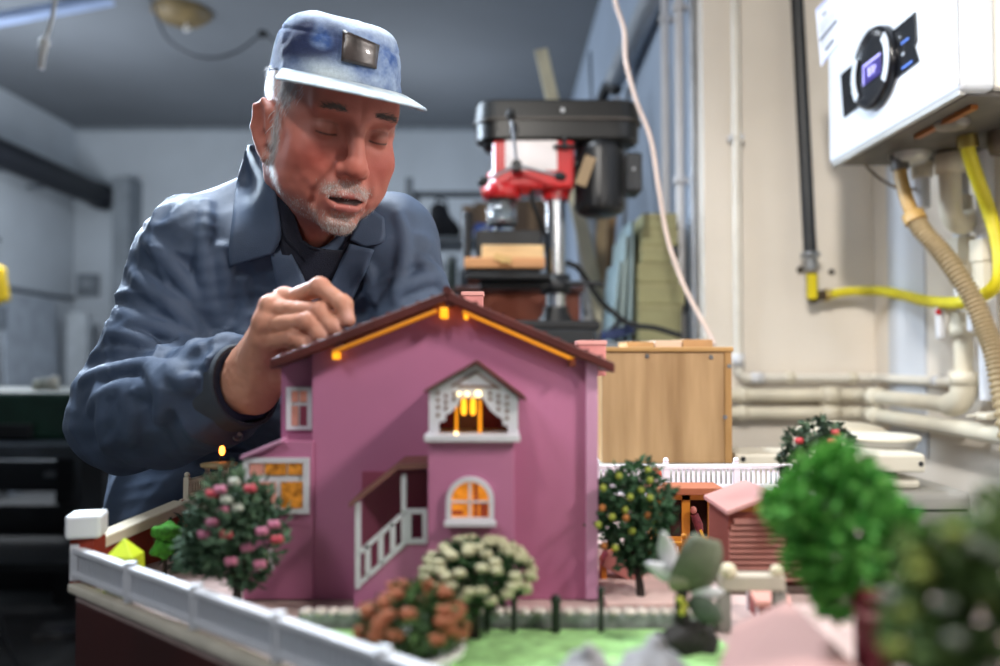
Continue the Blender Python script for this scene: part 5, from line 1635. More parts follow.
for q in (e0, e1):
    MB().prism([ap, q, q + Vector((0, 0, -.004)), ap + Vector((0, 0, -.004))], (0, .082, 0)).build('roof_slope', mat('shed_roof', 'b98a84', .6, var=.06), d, bevel=.0006)
MB().bb((w0.x - .004, Ys - .004, ZDK), (w1.x + .004, Ys + .08, ZDK + .005)).build('plinth', mat('shed_plinth', '5b4a42', .8), d)
# gateway beam
Yg = .615
g0, g1 = at(722, 584, Yg), at(786, 584, Yg)
d = thing('stone_gateway', 'beige stone gateway beam with two cream balls before the slatted shed', 'gateway', ((g0.x + g1.x) / 2, Yg, ZDK))
MB().bb((g0.x, Yg, g0.z - .006), (g1.x, Yg + .014, g0.z + .006)).build('beam', mat('gate_beige', 'b9b0a0', .7, var=.1, scale=40), d, bevel=.0012)
for p in (g0, g1):
    s = 1 if p is g0 else -1
    MB().bb((p.x + s * .003 - .005, Yg + .002, ZDK), (p.x + s * .003 + .005, Yg + .012, g0.z - .006)).build('post', mat('gate_grey', '8d8a84', .7), d, bevel=.001)
    MB().ball((p.x + s * .006, Yg + .004, g0.z + .009), .0065 if s > 0 else .005, 14, 10).build('ball_finial', mat('ball_cream', 'ddd2b4', .6), d)
# little pink stall
d = thing('pink_stall', 'little market stall with a pale pink awning under the stone gateway', 'stall', (at(772, 600, .64).x, .655, ZDK))
q0, q1 = at(756, 602, .645), at(792, 602, .645)
MB().prism([(q0.x, .645, q0.z - .004), (q1.x, .645, q0.z - .004), (q1.x, .675, q0.z + .008), (q0.x, .675, q0.z + .008)], (0, 0, .004)).build('awning', mat('awning_pink', 'd79c90', .6), d)
MB().bb((q0.x + .002, .65, ZDK), (q1.x - .002, .67, ZDK + .014)).build('counter', mat('stall_red', '8e4a48', .6), d, bevel=.001)
for x in (q0.x + .002, q1.x - .002):
    MB().bb((x - .001, .672, ZDK), (x + .001, .674, q0.z + .007)).build('post', m_hwhite, d)
    MB().bb((x - .001, .647, ZDK), (x + .001, .649, q0.z - .003)).build('post', m_hwhite, d)
# pink roofed hut at the bottom
Yh0 = .445
r0, r1 = at(796, 607, .50), at(862, 668, .40)
zr = r0.z
r1 = Vector((r1.x, .39, zr))
r0 = Vector((r0.x, .515, zr))
l0, l1 = at(736, 615, .51), at(690, 720, .39)
l0 = Vector((l0.x, .515, zr - .016))
l1 = Vector((l1.x + .006, .39, zr - .016))
d = thing('pink_hut', 'out of focus low hut with a broad pale pink roof at the bottom edge', 'hut', ((r0.x + l0.x) / 2, Yh0, ZDK))
MB().prism([l0, r0, r1, l1], (0, 0, -.004)).build('roof_slope', mat('hut_roof', 'ba928c', .65, var=.05), d, bevel=.001)
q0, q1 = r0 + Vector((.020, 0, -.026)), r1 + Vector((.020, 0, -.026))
MB().prism([r0, q0, q1, r1], (0, 0, -.004)).build('roof_slope', mat('hut_roof_shaded', '6d6064', .7), d, bevel=.001)  # same roof, its shaded side painted in as grey
MB().bb((l0.x + .012, .40, ZDK), (r0.x + .018, .505, zr - .034)).build('walls', mat('hut_wall', '9a7a74', .7), d)
MB().bb((l0.x + .02, .398, ZDK), (l0.x + .034, .401, ZDK + .02)).build('door', m_maroon, d)
# red booth
p = at(872, 610, .42)
d = thing('red_booth', 'small red booth with a white band under the bright green tree', 'booth', (p.x, .42, ZDK))
z1_ = at(872, 597, .42).z
MB().bb((p.x - .0065, .414, ZDK), (p.x + .0065, .428, z1_)).build('body', mat('booth_red', '6a1926', .5, var=.1), d, bevel=.0008)
zb1 = at(872, 616, .414).z
MB().bb((p.x - .0068, .4136, zb1 - .0016), (p.x + .0068, .4284, zb1 + .0016)).build('band', mat('booth_band', 'c9898d', .5), d)
MB().lathe((p.x, .421, z1_), [(.0085, 0), (.008, .002), (.003, .003), (0, .0032)], 4).build('roof', mat('booth_red', '6a1926'), d)
MB().bb((p.x - .004, .4134, zb1 + .003), (p.x + .004, .4142, z1_ - .002)).build('window', mat('booth_pane', '5a1a26', .2), d)
p = at(890, 599, .425)
tag(MB().lathe((p.x, .425, ZDK), [(.004, 0), (.003, .02), (.0025, p.z - ZDK - .012), (.005, p.z - ZDK - .008), (.006, p.z - ZDK), (.004, p.z - ZDK + .006), (0, p.z - ZDK + .008)], 14).build('garden_lamp', mat('lamp_offwhite', 'd8d3c6', .5)), 'off-white garden lamp beside the red booth', 'lamp')
# broad leaved sculpture plant
Yl = .58
p = at(686, 640, Yl)
d = thing('broad_leaf_plant', 'grey green broad leaved plant with white leaves on a dark stump', 'plant', (p.x, Yl, ZDK))
blob((p.x, Yl, ZDK + .008), (.022, .018, .012), .006, 90, .0018, 'stump', mat('stump_dark', '1f1c18', .85, var=.3), d, 3)
trunk(d, [(p.x, Yl, ZDK + .008), at(681, 605, Yl), at(684, 585, Yl)], .006, .004, 'stem', mat('stump_dark', '1f1c18'))
def petal(base, tip, wide, m, name, curl=.01, thick=.0016, sq=.9):
    base, tip = Vector(base), Vector(tip)
    dd = tip - base
    side = dd.cross(Vector((0, -1, 0)))
    side.normalize()
    rows = []
    for i in range(9):
        t = i / 8
        wv = wide * (math.sin(math.pi * min(.97, .10 + t * .87)) ** sq)
        c = base + dd * t + Vector((0, -curl * math.sin(math.pi * t), 0))
        rows.append([c + side * (wv * k / 2) + Vector((0, .12 * abs(k) * wide, 0)) for k in (-1, -.5, 0, .5, 1)])
    return MB().grid(rows).build(name, m, d, solid=thick)
mg = mat('leaf_paddle', '666c57', .7, var=.2, scale=60)
mw_ = mat('leaf_whitish', 'c9c9cc', .6, var=.06)
petal(at(686, 590, Yl), at(708, 538, Yl - .01), .032, mg, 'paddle_leaf', .006, .003, .22)
petal(at(684, 592, Yl), at(680, 568, Yl), .022, mat('leaf_olive_grey', '8a8a70', .7), 'paddle_leaf', .006)
petal(at(676, 578, Yl), at(663, 532, Yl), .014, mw_, 'white_leaf', -.006)
petal(at(680, 580, Yl), at(646, 563, Yl), .012, mw_, 'white_leaf', .002)
petal(at(690, 600, Yl), at(722, 620, Yl - .01), .018, mat('leaf_shade', '4a5648', .7), 'paddle_leaf', .006)
petal(at(692, 592, Yl), at(724, 592, Yl), .010, mw_, 'white_leaf', .004)
flowers(d, onface([(682, 612), (684, 606), (680, 600)], Yl - .012), 'yellow_bud', mat('bud_yellow', 'a9a834', .6), .0026, petals=False)
# two pale rocks at the bottom edge
for i, (px, py, rx, lab, gg) in enumerate(((586, 642, .018, 'pointed pale grey rock at the bottom edge, left of the other', 0), (652, 640, .026, 'wide pale grey rock at the bottom edge before the dark stump', 1))):
    Y = .455
    tp = at(px, py, Y)
    hgt = tp.z - ZDK
    c = np.array((tp.x, Y, ZDK + hgt * .42), dtype=np.float32)
    f = lambda P, c=c, rx=rx, hgt=hgt: np.maximum(smin(ell(P, c, (rx, rx * .8, hgt * .45)), cap(P, c, c + np.array((.002, 0, hgt * .5)), rx * .7, rx * .22), .01) + .003 * vnoise(P, 120.0), ZDK + .0005 - P[:, 2])
    V, Q = surfnet(f, c - np.array((rx * 1.4, rx * 1.3, hgt * .45)), c + np.array((rx * 1.4, rx * 1.3, hgt * .72)), .002)
    tag(np_object('pale_rock', V, Q, mat('rock_pale', 'a9a8aa', .85, var=.15, scale=50), None, (tp.x, Y, ZDK)), lab, 'rock', 'pale rocks')
# street lamp with a lit bulb left of the house
p = at(222, 452, .825)
d = thing('street_lamp', 'tiny street lamp with a glowing orange bulb left of the house', 'lamp', (p.x, .825, ZDK))
MB().cyl((p.x - .002, .825, ZDK), (p.x - .002, .825, at(220, 458, .825).z), .0018, n=8).build('pole', m_dark, d)
MB().lathe((p.x - .003, .825, at(219, 469, .825).z), [(.004, 0), (.018, .003), (.019, .006), (.003, .008)], 16).build('collar', mat('collar_tan', 'a08a60', .5), d)
MB().lathe((p.x, .825, at(222, 458, .825).z), [(.0015, .003), (.0024, .005), (.003, .008), (.002, .012), (0, .013)], 12).build('bulb', mat('bulb_orange', 'ffb060', .4, emit='ff8a30', estr=9.0), d)
# ================================================================== THE MAN
HC = np.array(at(331, 125, .95), dtype=np.float32)
YAW, ROLL, PIT = math.radians(31), math.radians(2), math.radians(21)
HM = np.array(Matrix.Rotation(YAW, 3, 'Z') @ Matrix.Rotation(ROLL, 3, 'Y') @ Matrix.Rotation(PIT, 3, 'X'), dtype=np.float32)
def h2w(p):
    return Vector(HC + HM @ np.array(p, dtype=np.float32))
def A(px, py, Y):
    return np.array(at(px, py, Y), dtype=np.float32)
man = thing('person', 'man in denim cap and dark blue jacket bending over the pink model house', 'person', (-.40, 1.26, 0))
MO = tuple(man.location)
NECK = A(292, 255, 1.075)
NECKL = (NECK - HC) @ HM
def sym(P):
    Q = P.copy()
    Q[:, 0] = np.abs(Q[:, 0])
    return Q
def head_sdf(Pw):
    P = (Pw - HC) @ HM
    S = sym(P)
    d = ell(P, (0, .014, .036), (.0755, .099, .082))
    d = smin(d, ell(P, (0, -.028, -.02), (.064, .064, .085)), .03)
    d = smin(d, ell(P, (0, -.034, -.072), (.054, .052, .044)), .03)          # jaw
    d = smin(d, ell(S, (.046, .002, -.05), (.017, .03, .03)), .03)           # jaw angle
    d = smin(d, ell(P, (0, -.082, -.104), (.021, .017, .015)), .022)         # chin
    d = smin(d, ell(S, (.040, -.066, -.030), (.021, .017, .018)), .025)      # cheeks
    d = smin(d, cap(S, (.006, -.094, .021), (.040, -.084, .024), .0085), .016)   # brow
    d = smin(d, ell(P, (0, -.074, .050), (.048, .018, .03)), .03)              # forehead
    d = smin(d, ell(P, (0, -.080, -.068), (.030, .024, .026)), .02)          # muzzle
    d = smin(d, ell(S, (.042, -.046, -.058), (.016, .020, .022)), .025)      # full lower cheek
    # eye sockets
    d = smax(d, -ell(S, (.031, -.1025, .001), (.017, .0135, .0105)), .014)
    ball = ell(S, (.0312, -.0800, -.0005), (.0138, .0120, .0125))
    d = smin(d, ball, .004)
    # upper lid fold and under-eye bag
    d = smax(d, -chain(S, [(.0195, -.0925, .0050), (.031, -.0955, .0085), (.0445, -.0875, .0045)], [.0006, .0011, .0006], .002), .0035)
    # lid slit
    d = smax(d, -chain(S, [(.0205, -.0905, -.0042), (.031, -.0945, -.0052), (.0425, -.0875, -.0036)], [.0007, .0013, .0007], .002), .002)
    # nose
    d = smin(d, cap(P, (0, -.093, .012), (0, -.113, -.028), .0075, .0105), .012)
    d = smin(d, ell(P, (0, -.113, -.036), (.0135, .0125, .0115)), .008)
    d = smin(d, ell(S, (.0125, -.102, -.040), (.0085, .0115, .0085)), .006)
    d = smax(d, -ell(S, (.0065, -.110, -.0485), (.0038, .006, .004)), .003)
    # nasolabial folds, mouth
    d = smax(d, -chain(S, [(.020, -.098, -.040), (.029, -.094, -.056), (.033, -.084, -.074), (.031, -.078, -.085)], [.0012, .0024, .0022, .001], .003), .010)
    d = smin(d, chain(S, [(.0, -.1045, -.0675), (.010, -.1035, -.0672), (.022, -.095, -.0715)], [.0042, .0042, .0022], .003), .006)
    d = smin(d, chain(S, [(.0, -.1015, -.0830), (.010, -.1000, -.0825), (.021, -.093, -.0765)], [.0058, .0055, .0025], .003), .006)
    d = smax(d, -chain(S, [(.0, -.106, -.0752), (.010, -.1045, -.0750), (.021, -.0965, -.0742)], [.0036, .0032, .0010], .003), .003)
    d = smax(d, -ell(P, (0, -.098, -.0945), (.016, .006, .0035)), .008)       # under-lip groove
    # forehead lines
    # ear
    S0 = S
    S = S + np.array((.003, .008, .016), dtype=np.float32)
    e = ell(S, (.079, .016, -.004), (.0085, .0200, .0305), np.array(Matrix.Rotation(math.radians(12), 3, 'X') @ Matrix.Rotation(math.radians(-20), 3, 'Z'), dtype=np.float32))
    e = smin(e, chain(S, [(.075, -.002, -.018), (.080, .004, .018), (.084, .018, .0275), (.088, .034, .019), (.088, .032, -.004), (.080, .018, -.026), (.076, .006, -.036)], [.003, .0038, .004, .0042, .004, .0045, .006], .004), .007)
    e = smax(e, -ell(S, (.090, .014, .0), (.0075, .012, .022)), .005)
    e = smax(e, -ell(S, (.087, .008, -.012), (.009, .008, .009)), .004)
    d = smin(d, e, .006)
    S = S0
    # neck
    n = chain(P, [(0, .030, -.03), (0, .040, -.075), tuple(NECKL), tuple(NECKL + np.array((0, .03, -.08), dtype=np.float32))], [.056, .052, .054, .06], .03)
    n = smin(n, cap(P, (.0, -.022, -.10), tuple(NECKL + np.array((0, -.040, .0), dtype=np.float32)), .018, .012), .03)
    n = smin(n, cap(S, (.055, .02, -.055), tuple(np.array((.02, NECKL[1] - .05, NECKL[2] + .0), dtype=np.float32)), .012, .010), .02)
    d = smin(d, n, .022)
    tz = np.clip((P[:, 2] - .03) / .10, -.3, 1.2)
    rc = (np.sqrt((P[:, 0] / (.0745 - .012 * tz)) ** 2 + ((P[:, 1] - .010) / (.0955 - .022 * tz)) ** 2) - 1) * .08 + .003
    d = smax(d, rc - np.maximum(.054 - P[:, 2], 0) * 3, .008)      # the skull sits inside the cap
    d = d + .0006 * vnoise(P, 90.0)
    return d
lo = HC + np.array((-.135, -.155, -.235), dtype=np.float32)
hi = HC + np.array((.135, .20, .15), dtype=np.float32)
HV, HQ = surfnet(head_sdf, lo, hi, .0017)

def grad(f, P, e=.0008):
    g = np.stack([f(P + np.eye(3, dtype=np.float32)[i] * e) - f(P - np.eye(3, dtype=np.float32)[i] * e) for i in range(3)], 1)
    return g / (np.linalg.norm(g, axis=1, keepdims=True) + 1e-9)
def sm(x, a, b):
    t = np.clip((x - a) / (b - a), 0, 1)
    return t * t * (3 - 2 * t)
def mixc(c, col, w):
    return c * (1 - w[:, None]) + np.array(rgb(col), dtype=np.float32) * w[:, None]
def gauss(P, c, r):
    q = (P - np.array(c, dtype=np.float32)) / np.array(r, dtype=np.float32)
    return np.exp(-(q * q).sum(1))
def hair_mask(L):
    S = sym(L)
    side = sm(S[:, 0], .040, .055) * sm(-S[:, 2], -.075, -.05)
    back = sm(S[:, 1], -.022, -.008) * sm(S[:, 2], -.068, -.045)
    burn = gauss(S, (.066, -.016, -.025), (.03, .013, .045)) * 1.5
    tmple = gauss(S, (.064, -.030, .042), (.03, .022, .03)) * 1.3
    ear = gauss(S, (.082, .012, -.018), (.018, .030, .042)) * 2.2
    m = np.maximum(np.maximum(back * sm(S[:, 1], -.02, 0.), burn), tmple * side)
    return np.clip(m - ear, 0, 1) * sm(S[:, 2], -.092, -.06)
def beard_mask(L):
    S = sym(L)
    line = chain(S, [(.068, -.012, -.050), (.060, -.024, -.082), (.040, -.060, -.102), (.0, -.094, -.108)], [.013, .013, .014, .014], .01)
    m = 1 - sm(line, -.004, .010)
    chin = gauss(S, (0, -.094, -.104), (.024, .02, .014)) * 1.2
    mus = gauss(S, (0.0, -.108, -.0585), (.017, .02, .0058)) * 1.3 + gauss(S, (.021, -.098, -.0645), (.010, .02, .0065))
    return np.clip(np.maximum(np.maximum(m * .40, chin), mus), 0, 1)
HL = (HV - HC) @ HM
HS = sym(HL)
skin = np.tile(np.array(rgb('b66f60'), dtype=np.float32), (len(HV), 1))
skin = mixc(skin, 'a5483e', np.clip(gauss(HS, (.040, -.075, -.032), (.026, .04, .024)) * .75, 0, 1))
skin = mixc(skin, 'b25d4e', np.clip(gauss(HL, (0, -.115, -.036), (.018, .02, .018)) * .7, 0, 1))
skin = mixc(skin, 'a8604f', np.clip(gauss(HS, (.086, .018, .0), (.012, .03, .04)) * .8, 0, 1))
skin = mixc(skin, '8e5a4c', np.clip(gauss(HS, (.031, -.09, .002), (.019, .03, .014)) * .7, 0, 1))
lips = np.clip(gauss(HS, (.0, -.104, -.0685), (.018, .012, .0048)) + 1.1 * gauss(HS, (.0, -.1015, -.0830), (.019, .012, .0058)), 0, 1)
skin = mixc(skin, 'b0605c', lips * .9)
zs_ = -.0056 + 9.0 * (HS[:, 0] - .031) ** 2
slit = np.exp(-((HS[:, 2] - zs_) / .00115) ** 2) * sm(HS[:, 0], .0175, .0205) * (1 - sm(HS[:, 0], .0415, .0445)) * (HL[:, 1] < -.06)
fold = np.exp(-((HS[:, 2] - (.0085 - 16.0 * (HS[:, 0] - .031) ** 2)) / .0011) ** 2) * sm(HS[:, 0], .018, .022) * (1 - sm(HS[:, 0], .042, .046)) * (HL[:, 1] < -.06)
skin = mixc(skin, '7d4a40', fold * .6)
skin = mixc(skin, '2a1a16', slit)
mth = 1 - sm(chain(HS, [(.0, -.1035, -.0752), (.010, -.102, -.0750), (.020, -.0955, -.0742)], [.0026, .0022, .0006], .003), .0004, .002)
skin = mixc(skin, '3a1614', mth)
bm, hm = beard_mask(HL), hair_mask(HL)
skin = mixc(skin, 'b8a39a', bm * .45)
skin = mixc(skin, 'c9c6c4', hm * .85)

# ---- hands
def finger(P, pts, r0, r1):
    n = len(pts) - 1
    rs = [r0 + (r1 - r0) * i / n for i in range(n + 1)]
    d = None
    for i in range(n):
        e = cap(P, pts[i], pts[i + 1], rs[i], rs[i + 1])
        d = e if d is None else smin(d, e, .003)
    for i in range(1, n):                      # knuckle swell
        d = smin(d, np.sqrt(((P - pts[i]) ** 2).sum(1)) - rs[i] * 1.04, .004)
    return d
WR = A(250, 384, .850)
MCP = [A(287, 301, .782), A(273, 309, .772), A(267, 325, .770), A(266, 341, .777)]
FING = [
    ([MCP[0], A(320, 287, .748), A(343, 304, .736), A(348, 320, .733)], .0100, .0072),
    ([MCP[1], A(320, 312, .740), A(333, 326, .735), A(337, 331, .737)], .0100, .0074),
    ([MCP[2], A(309, 322, .737), A(321, 334, .735), A(325, 338, .738)], .0097, .0072),
    ([MCP[3], A(296, 338, .743), A(306, 344, .739), A(311, 345, .741)], .0088, .0066),
]
THUMB = [A(272, 365, .832), A(298, 341, .806), A(321, 327, .772), A(338, 320, .746)]
ELB = A(125, 418, .985)
def hand_sdf(P):
    d = cap(P, WR + (ELB - WR) * .55, WR, .036, .029)
    pal = None
    for i, m in enumerate(MCP):
        base = WR + (m - WR) * .12 + np.array((.004 * (i - 1.5), 0, -.010 * (i - 1.5)), dtype=np.float32)
        e = cap(P, base, m, .0195, .0118)
        pal = e if pal is None else smin(pal, e, .010)
    d = smin(d, pal, .02)
    d = smin(d, cap(P, WR, A(284, 372, .812), .020, .014), .016)     # heel of the palm
    d = smin(d, cap(P, WR, THUMB[1], .018, .0125), .016)              # thenar
    f = None
    for pts, r0, r1 in FING:
        e = finger(P, pts, r0, r1)
        f = e if f is None else np.minimum(f, e)
    d = smin(d, f, .006)
    d = smin(d, finger(P, THUMB[1:], .0115, .0086), .006)
    for i, m in enumerate(MCP):
        d = smin(d, np.sqrt(((P - m - np.array((-.002, -.002, .003), dtype=np.float32)) ** 2).sum(1)) - .0092, .006)
    for i in range(4):                          # tendons
        d = smin(d, cap(P, WR + (MCP[i] - WR) * .35 + np.array((-.006, -.012, .008), dtype=np.float32), MCP[i] + np.array((-.003, -.004, .004), dtype=np.float32), .003, .006), .010)
    return d + .0005 * vnoise(P, 160.0)
RV, RQ = surfnet(hand_sdf, np.minimum.reduce([WR - .10, A(250, 420, .85) - .03, np.array((9, .70, 9), dtype=np.float32)]), np.array((max(p[0] for p in (FING[0][0][3], THUMB[3])) + .02, WR[1] + .06, FING[0][0][1][2] + .03), dtype=np.float32), .0014)
def hand_col(V, tips, knk):
    c = np.tile(np.array(rgb('cf947a'), dtype=np.float32), (len(V), 1))
    for p in knk:
        c = mixc(c, 'bd7a66', .5 * gauss(V, p, (.012, .012, .012)))
    for p, q in tips:
        c = mixc(c, 'dba79a', .85 * gauss(V, p + np.array((.002, -.006, .003), dtype=np.float32), (.0055, .006, .008)))
    return c
rcol = hand_col(RV, [(f[0][3], 0) for f in FING], MCP + [f[0][1] for f in FING])
# left hand resting on the base board behind the house
SHL, ELL_, WRL = A(391, 243, 1.06), A(433, 372, 1.02), A(470, 428, 1.00)
zt_ = ZDK + .008
LM = [WRL + np.array(v, dtype=np.float32) for v in ((.045, -.030, -.052), (.030, -.018, -.058), (.014, -.012, -.060), (-.002, -.012, -.058))]
LF = []
for i, m in enumerate(LM):
    LF.append([m, m + np.array((.016 - .004 * i, -.020, -.018), dtype=np.float32), m + np.array((.024 - .006 * i, -.024, -.036), dtype=np.float32), np.array((m[0] + .028 - .007 * i, m[1] - .022, max(zt_, m[2] - .052)), dtype=np.float32)])
LT = [WRL + np.array((.03, -.03, -.02), dtype=np.float32), WRL + np.array((.055, -.045, -.04), dtype=np.float32), WRL + np.array((.062, -.055, -.065), dtype=np.float32)]
def lhand_sdf(P):
    d = cap(P, WRL + (ELL_ - WRL) * .5, WRL, .035, .028)
    for m in LM:
        d = smin(d, cap(P, WRL, m, .018, .0118), .012)
    for f in LF:
        d = smin(d, finger(P, f, .0096, .0072), .003)
    d = smin(d, cap(P, WRL, LT[0], .017, .012), .012)
    return smin(d, finger(P, LT, .0115, .0085), .004)
LV, LQ = surfnet(lhand_sdf, WRL - .09, WRL + .11, .002)
# ---- trunk and limbs under the clothes
SHR = A(194, 258, 1.035)
PEL = np.array((-.40, 1.27, .90), dtype=np.float32)
CHEST = np.array((-.275, 1.13, 1.12), dtype=np.float32)
HIPS = [np.array((-.49, 1.29, .86), dtype=np.float32), np.array((-.31, 1.29, .86), dtype=np.float32)]
KNEE = [np.array((-.51, 1.26, .48), dtype=np.float32), np.array((-.27, 1.25, .48), dtype=np.float32)]
ANK = [np.array((-.52, 1.34, .09), dtype=np.float32), np.array((-.25, 1.36, .09), dtype=np.float32)]
def trunk_sdf(P):
    d = smin(ell(P, CHEST, (.15, .095, .16)), ell(P, PEL, (.15, .10, .14)), .12)
    d = smin(d, cap(P, SHR, SHL, .04), .06)
    for a, b, c in ((SHR, ELB, WR), (SHL, ELL_, WRL)):
        d = smin(d, cap(P, a, b, .042, .036), .04)
        d = smin(d, cap(P, b, b + (c - b) * .7, .036, .030), .02)
    d = smin(d, cap(P, CHEST, NECK, .06), .05)
    for k in (0, 1):
        d = smin(d, cap(P, HIPS[k], KNEE[k], .07, .05), .04)
        d = smin(d, cap(P, KNEE[k], ANK[k], .05, .035), .03)
    return d
TV, TQ = surfnet(trunk_sdf, (-.68, .80, .03), (.12, 1.48, 1.34), .012)
V = np.concatenate([HV, RV, LV, TV])
Q = np.concatenate([HQ, RQ + len(HV), LQ + len(HV) + len(RV), TQ + len(HV) + len(RV) + len(LV)])
C_ = np.concatenate([skin, rcol, np.tile(np.array(rgb('c48a70'), dtype=np.float32), (len(LV) + len(TV), 1))])
m_skin = mat('skin', (1, 1, 1), .58, var=.04, scale=60, vcol=True, sss=.12, bump=.12, bscale=700)
body = np_object('body', V, Q, m_skin, man, MO, C_)

# ---- hair, beard, brows as fine strands
def strands(name, V, W, n, ln, wd, m, dirf, lift=.25, seed=1):
    rg = np.random.default_rng(seed)
    p = W / W.sum()
    idx = rg.choice(len(V), n, p=p)
    L = (V[idx] - HC) @ HM
    Wd = V[idx]
    N = grad(head_sdf, Wd)
    D = (np.array([dirf(l) for l in L], dtype=np.float32) + rg.normal(0, .28, (n, 3)).astype(np.float32)) @ HM.T
    D = D - N * (D * N).sum(1, keepdims=True)
    D = D / (np.linalg.norm(D, axis=1, keepdims=True) + 1e-9) + N * lift * rg.uniform(.4, 1.4, (n, 1)).astype(np.float32)
    D /= np.linalg.norm(D, axis=1, keepdims=True)
    B = np.cross(D, N)
    B /= np.linalg.norm(B, axis=1, keepdims=True) + 1e-9
    l = (ln * rg.uniform(.6, 1.25, (n, 1))).astype(np.float32)
    base = Wd + rg.normal(0, .0007, (n, 3)).astype(np.float32)
    mid = base + D * l * .5 + N * l * .06
    tip = base + D * l - N * l * .05
    VV = np.stack([base - B * wd / 2, base + B * wd / 2, mid + B * wd * .42, mid - B * wd * .42, tip, tip + B * wd * .1], 1).reshape(-1, 3)
    k = np.arange(n)[:, None] * 6
    QQ = np.concatenate([k + np.array([[0, 1, 2, 3]]), k + np.array([[3, 2, 5, 4]])])
    return np_object(name, VV, QQ, m, man, MO)
m_hair = mat('hair_white', 'd4d4d6', .5, var=.1, island='a6a6aa')
m_beard = mat('beard_white', 'd0cac6', .55, var=.1, island='8f857f')
m_brow = mat('brow_dark', '3b302c', .6, island='6a5f5a')
strands('hair', HV, hm ** 1.5 + 1e-7, 9000, .014, .0007, m_hair, lambda l: (0, .35 if l[1] > .0 else .12, -1), .18, 3)
strands('beard', HV, bm ** 1.4 + 1e-8, 3600, .0038, .00045, m_beard, lambda l: (l[0] * 6, -.3, -1), .5, 4)
bw_ = np.exp(-((HS[:, 2] - (.0255 - 7.0 * (HS[:, 0] - .026) ** 2)) / .0019) ** 2) * sm(HS[:, 0], .013, .019) * (1 - sm(HS[:, 0], .036, .046)) * (HL[:, 1] < -.04)
for sd_ in (-1, 1):
    strands('eyebrow', HV, bw_ * (HL[:, 0] * sd_ > 0) + 1e-12, 230, .0065, .00045, m_brow, lambda l: (1.0 if l[0] > 0 else -1.0, .2, .25), .3, 5 + sd_)

# ---- cap
def crown_sdf(Pw):
    P = (Pw - HC) @ HM
    z = P[:, 2]
    t = np.clip((z - .03) / .10, -.3, 1.2)
    a, b = .0800 - .012 * t, .1020 - .022 * t
    r = np.sqrt((P[:, 0] / a) ** 2 + ((P[:, 1] - .008) / b) ** 2)
    d = (r - 1) * .088
    zt = .124 + .03 * P[:, 1] * (P[:, 1] < 0) - .16 * np.clip(P[:, 1], 0, 1)
    zb = .048 - .06 * np.clip(P[:, 1], -.1, .1)
    d = smax(d, z - zt, .042)
    d = np.maximum(d, zb - z)
    d = d + .0022 * vnoise(P, 28.0) + .0012 * vnoise(P, 70.0)
    # seam between side band and top, crease on his right front
    d = d + .0016 * np.exp(-((z - .098) / .0018) ** 2)
    cr = cap(P, (-.075, -.055, .062), (-.030, -.100, .100), .004)
    d = smax(d, -cr, .020)
    return d
CV, CQ = surfnet(crown_sdf, HC - np.array((.15, .16, .03), dtype=np.float32), HC + np.array((.15, .17, .18), dtype=np.float32), .002)
CL = (CV - HC) @ HM
n1, n2 = vnoise(CL, 45.0), vnoise(CL + 3, 140.0)
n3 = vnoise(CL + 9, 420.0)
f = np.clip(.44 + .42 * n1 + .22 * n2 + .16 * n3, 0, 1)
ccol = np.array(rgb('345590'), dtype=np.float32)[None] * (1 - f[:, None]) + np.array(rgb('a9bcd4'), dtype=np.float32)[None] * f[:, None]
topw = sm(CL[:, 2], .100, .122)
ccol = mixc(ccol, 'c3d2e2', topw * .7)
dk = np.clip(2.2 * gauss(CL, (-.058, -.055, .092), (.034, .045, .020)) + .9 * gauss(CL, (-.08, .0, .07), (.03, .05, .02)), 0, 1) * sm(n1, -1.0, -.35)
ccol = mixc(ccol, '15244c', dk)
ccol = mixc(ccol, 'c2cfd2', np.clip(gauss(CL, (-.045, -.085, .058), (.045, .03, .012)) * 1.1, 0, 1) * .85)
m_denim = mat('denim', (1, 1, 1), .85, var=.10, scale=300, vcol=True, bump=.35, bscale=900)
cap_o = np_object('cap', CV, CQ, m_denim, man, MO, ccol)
rows, bcol = [], []
for i in range(41):
    ph = math.radians(-70 + 140 * i / 40)
    row = []
    for j in range(9):
        t = j / 8
        r_in = 1.0
        x0, y0 = .0785 * math.sin(ph), .008 - .1000 * math.cos(ph)
        ext = .070 * max(0, math.cos(ph * 1.24)) ** .5
        x = x0 + ext * t * math.sin(ph) * .55
        y = y0 - ext * t * (.45 + .55 * math.cos(ph))
        z = .0545 - .06 * (y0) * 0 - .010 * t ** 1.3 - .005 * (abs(math.sin(ph)) ** 2.2) * (.35 + t * .65)
        row.append(h2w((x, y, z)))
    rows.append(row)
brim = MB().grid(rows).build('brim', mat('denim_pale', 'b9c5cb', .85, col2='93a5b6', scale=60, bump=.3, bscale=900), cap_o, solid=.0034, subd=1)
